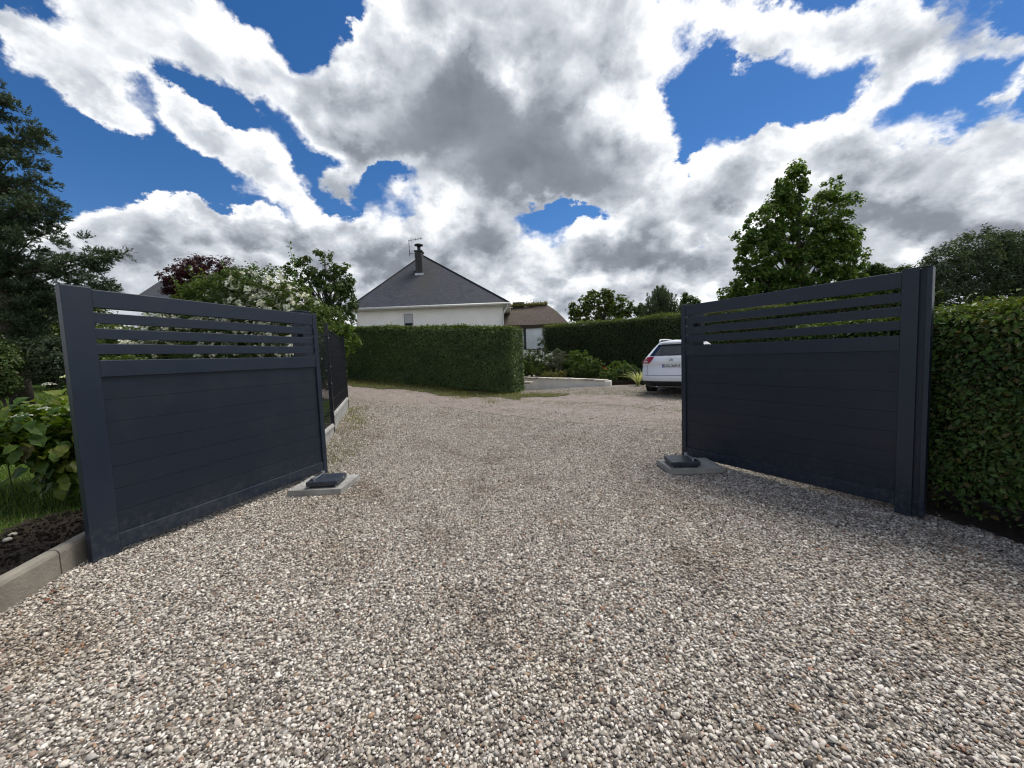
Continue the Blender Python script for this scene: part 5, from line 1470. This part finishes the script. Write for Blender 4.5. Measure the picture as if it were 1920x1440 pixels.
    for s in (-1, 1):
        f0 = lambda z, s=s: s * float(np.interp(z, [.93, 1.02, 1.15], [.995, 1.0, .93])); f1 = lambda z, s=s: s * float(np.interp(z, [.93, 1.0, 1.15], [.74, .66, .62]))
        lp = patch('tail_light', f0 if s < 0 else f1, f1 if s < 0 else f0, .93, 1.15, 'lamp_red', .010, 8, 6)
        g0 = lambda z, s=s: s * .93; g1 = lambda z, s=s: s * .78
        patch('reflector', g0 if s < 0 else g1, g1 if s < 0 else g0, .985, 1.03, 'lamp_clear', .0145, 4, 2, lp)
    patch('tailgate_recess', tg(-.56), tg(.56), .785, .935, 'car_white', .0005, 8, 3)
    patch('chrome_strip', tg(-.50), tg(.50), .940, .955, 'chrome', .010, 8, 2)
    # number plate
    yp = YY(.87) - .022
    pl = BX(-.27, .33, yp - .004, yp + .012, .815, .925).build('number_plate', 'plate_white', g, bevel=.004)
    BX(-.265, -.222, yp - .0065, yp - .0045, .82, .92).build('plate_band', 'plate_blue', pl)
    BX(.283, .325, yp - .0065, yp - .0045, .82, .92).build('plate_band', 'plate_blue', pl)
    def text(body_, x, z, size, m_, name):
        cu = bpy.data.curves.new('txt', 'FONT'); cu.body = body_; cu.size = size; cu.extrude = .0008; cu.offset = size * .012
        tmp = bpy.data.objects.new('txt', cu); COL.objects.link(tmp)
        dg = bpy.context.evaluated_depsgraph_get(); me = bpy.data.meshes.new_from_object(tmp.evaluated_get(dg)); bpy.data.objects.remove(tmp)
        me.materials.clear(); setmat(me, m_)
        return link(name, me, pl, (x, yp - .0068, z), (R(90), 0, 0))
    text('DG-369-E', -.214, .832, .112, 'print_black', 'lettering')
    text('F', -.255, .826, .045, 'plate_white', 'country_letter')
    # double chevron badge
    yb = YY(1.05) - .012; em = MB()
    for zc in (1.015, 1.052):
        for s in (-1, 1):
            em.add([(0, yb, zc + .045), (0, yb, zc + .020), (s * .055, yb, zc - .012), (s * .055, yb, zc + .010), (0, yb - .008, zc + .045), (0, yb - .008, zc + .020), (s * .055, yb - .008, zc - .012), (s * .055, yb - .008, zc + .010)],
                   [(0, 1, 2, 3), (7, 6, 5, 4), (0, 4, 5, 1), (1, 5, 6, 2), (2, 6, 7, 3), (3, 7, 4, 0)])
    em.build('emblem', 'chrome', g)
    BX(-.018, .018, YY(1.22) - .03, YY(1.22) + .02, 1.185, 1.20).build('wiper_pivot', 'car_black', g)
    MB().tube([(0, YY(1.2) - .02, 1.19), (.36, YY(1.26) - .022, 1.24)], .008, 5).build('wiper', 'car_black', g)
    # side glazing
    for s in (-1, 1):
        for (ya, yb_) in ((.75, 1.45), (1.5, 2.4), (2.45, 3.0)):
            vs = []; 
            for j in range(4):
                z = 1.08 + (1.48 - 1.08) * j / 3
                for y in (ya + (.12 * j / 3 if ya < 1 else 0), yb_ - (.35 * j / 3 if yb_ > 2.9 else 0)): vs.append((s * (W(z) + .004), y, z))
            MB().add(vs, [(2 * j, 2 * j + 1, 2 * j + 3, 2 * j + 2) for j in range(3)]).build('side_window', 'glass_dark', g)
        rp = [(s * .50, .62, 1.60), (s * .52, .75, 1.665), (s * .53, 1.3, 1.685), (s * .53, 2.0, 1.675), (s * .50, 2.25, 1.61)]
        MB().tube(rp, .018, 8).build('roof_rail', 'chrome' if False else 'car_white', g, smooth=True)
        vs = BX(-.09, .09, -.05, .07, -.06, .07).build('mirror', 'car_white', g, bevel=.03, seg=3, loc=(s * .98, 2.95, 1.08))
        MB().tube([(s * .86, 3.0, 1.03), (s * .97, 2.98, 1.05)], .02, 6).build('mirror_arm', 'car_black', g)
        for y in (.78, 3.45):
            wh = empty('wheel', (s * .80, y, .32)); wh.parent = g
            MB().tube([(-.115, 0, 0), (-.10, 0, 0), (.10, 0, 0), (.115, 0, 0)], [.28, .325, .325, .28], 28).build('tyre', 'rubber', wh, smooth=False)
            MB().tube([(s * .09, 0, 0), (s * .122, 0, 0)], [.215, .205], 20).build('rim', 'rim', wh)
            BX(-.15, .15, -.35, .35, -.02, .36)
    MB().tube([(-.45, .22, .25), (-.45, .10, .24)], .03, 10).build('exhaust', 'chrome', g, smooth=True)
    BX(-.70, .70, .25, 4.1, .20, .30).build('underbody', 'car_black', g)
    for s in (-1, 1):
        for y in (.78, 3.45):   # dark wheel arches
            pts = [(y + .37 * math.cos(a), .32 + .37 * math.sin(a)) for a in np.linspace(0, math.pi, 13)] + [(y - .37, .24), (y + .37, .24)]
            n_ = len(pts); vs = [(s * (W(max(.25, z_)) + .003), y_, z_) for y_, z_ in pts]
            MB().add(vs, [tuple(range(n_)) if s > 0 else tuple(range(n_ - 1, -1, -1))]).build('wheel_arch', 'car_black', g)
    return g


car()

# ------------------------------------------------------------------ small things lying about
def dead_leaves():
    ms = [beech_leaf('fallen_leaf', 'dead_leaf', .7)]
    spots = [((100, 1105), 'red brown fallen leaf on gravel near the kerb joint', .05), ((88, 1120), 'dull brown fallen leaf nearest the concrete edging', .045)]
    for (px, py), lab, s in spots:
        v = ray(px, py); t = (0.02 - CAM_H) / v.z; p = Vector((0, 0, CAM_H)) + v * t
        o = link('fallen_leaf', ms[0], None, (p.x, p.y, hz1(p.x, p.y) + .022), (random.gauss(0, .2), random.gauss(0, .2), random.uniform(0, 6)), s)
        tag(o, lab, 'leaf', 'fallen leaves on the gravel')


dead_leaves()


def stone(px, py, z, s, label, m='rock'):
    v = ray(px, py); t = (z - CAM_H) / v.z; p = Vector((0, 0, CAM_H)) + v * t
    bm = bmesh.new(); bmesh.ops.create_icosphere(bm, subdivisions=2, radius=1)
    for v_ in bm.verts: v_.co *= 1 + random.uniform(-.15, .15); v_.co.z *= .6
    me = bpy.data.meshes.new('stone'); bm.to_mesh(me); bm.free(); setmat(me, m)
    me.polygons.foreach_set('use_smooth', [True] * len(me.polygons))
    tag(link('stone', me, None, (p.x, p.y, z), (0, 0, random.uniform(0, 6)), s), label, 'stone')


stone(24, 1002, .15, .024, 'pale round stone at the lawn edge by the planting bed')
stone(14, 1012, .15, .026, 'flat brown stone at the lawn edge, left of the pale one')
stone(1285, 943, .015, .028, 'single larger tan stone on the gravel right of centre')
P_ = []
for px, py in ((1205, 742), ):
    v = ray(px, py); t = -CAM_H / v.z; p = Vector((0, 0, CAM_H)) + v * t
    o = MB().tube([(-.35, 0, 0), (0, .02, .02), (.35, -.03, .01)], [.008, .012, .006], 6).build('twig', 'twig', loc=(p.x, p.y - .6, hz1(p.x, p.y) + .02), rot=(0, 0, R(-12)))
    tag(o, 'thin dark stick lying on gravel in front of the car', 'stick')
# the soil clods and stones in the planting bed
n = 3600; y = rng.uniform(-.5, 4.2, n); x = left_border(y) - rng.uniform(.08, .75, n)
Pp = np.column_stack([x, y, hz(x, y) + .125])
me = bpy.data.meshes.new('soil_clods'); me.vertices.add(n); me.vertices.foreach_set('co', Pp.astype(np.float32).ravel())
a = me.attributes.new('scl', 'FLOAT', 'POINT'); a.data.foreach_set('value', rng.uniform(.003, .012, n).astype(np.float32))
a = me.attributes.new('rot', 'FLOAT_VECTOR', 'POINT'); a.data.foreach_set('vector', rng.uniform(0, 6.28, (n, 3)).astype(np.float32).ravel())
o = link('soil_clods', me); tag(o, 'dark crumbs of earth and bark in the planting bed', 'soil', kind='stuff')
kc = bpy.data.collections.new('clod_kinds')
for i in range(3):
    bm = bmesh.new(); bmesh.ops.create_icosphere(bm, subdivisions=1, radius=1)
    for v_ in bm.verts: v_.co *= 1 + random.uniform(-.3, .3); v_.co.x *= 1.4
    m_ = bpy.data.meshes.new('clod'); bm.to_mesh(m_); bm.free(); setmat(m_, 'soil'); kc.objects.link(bpy.data.objects.new('clod', m_))
scatter(o, kc)
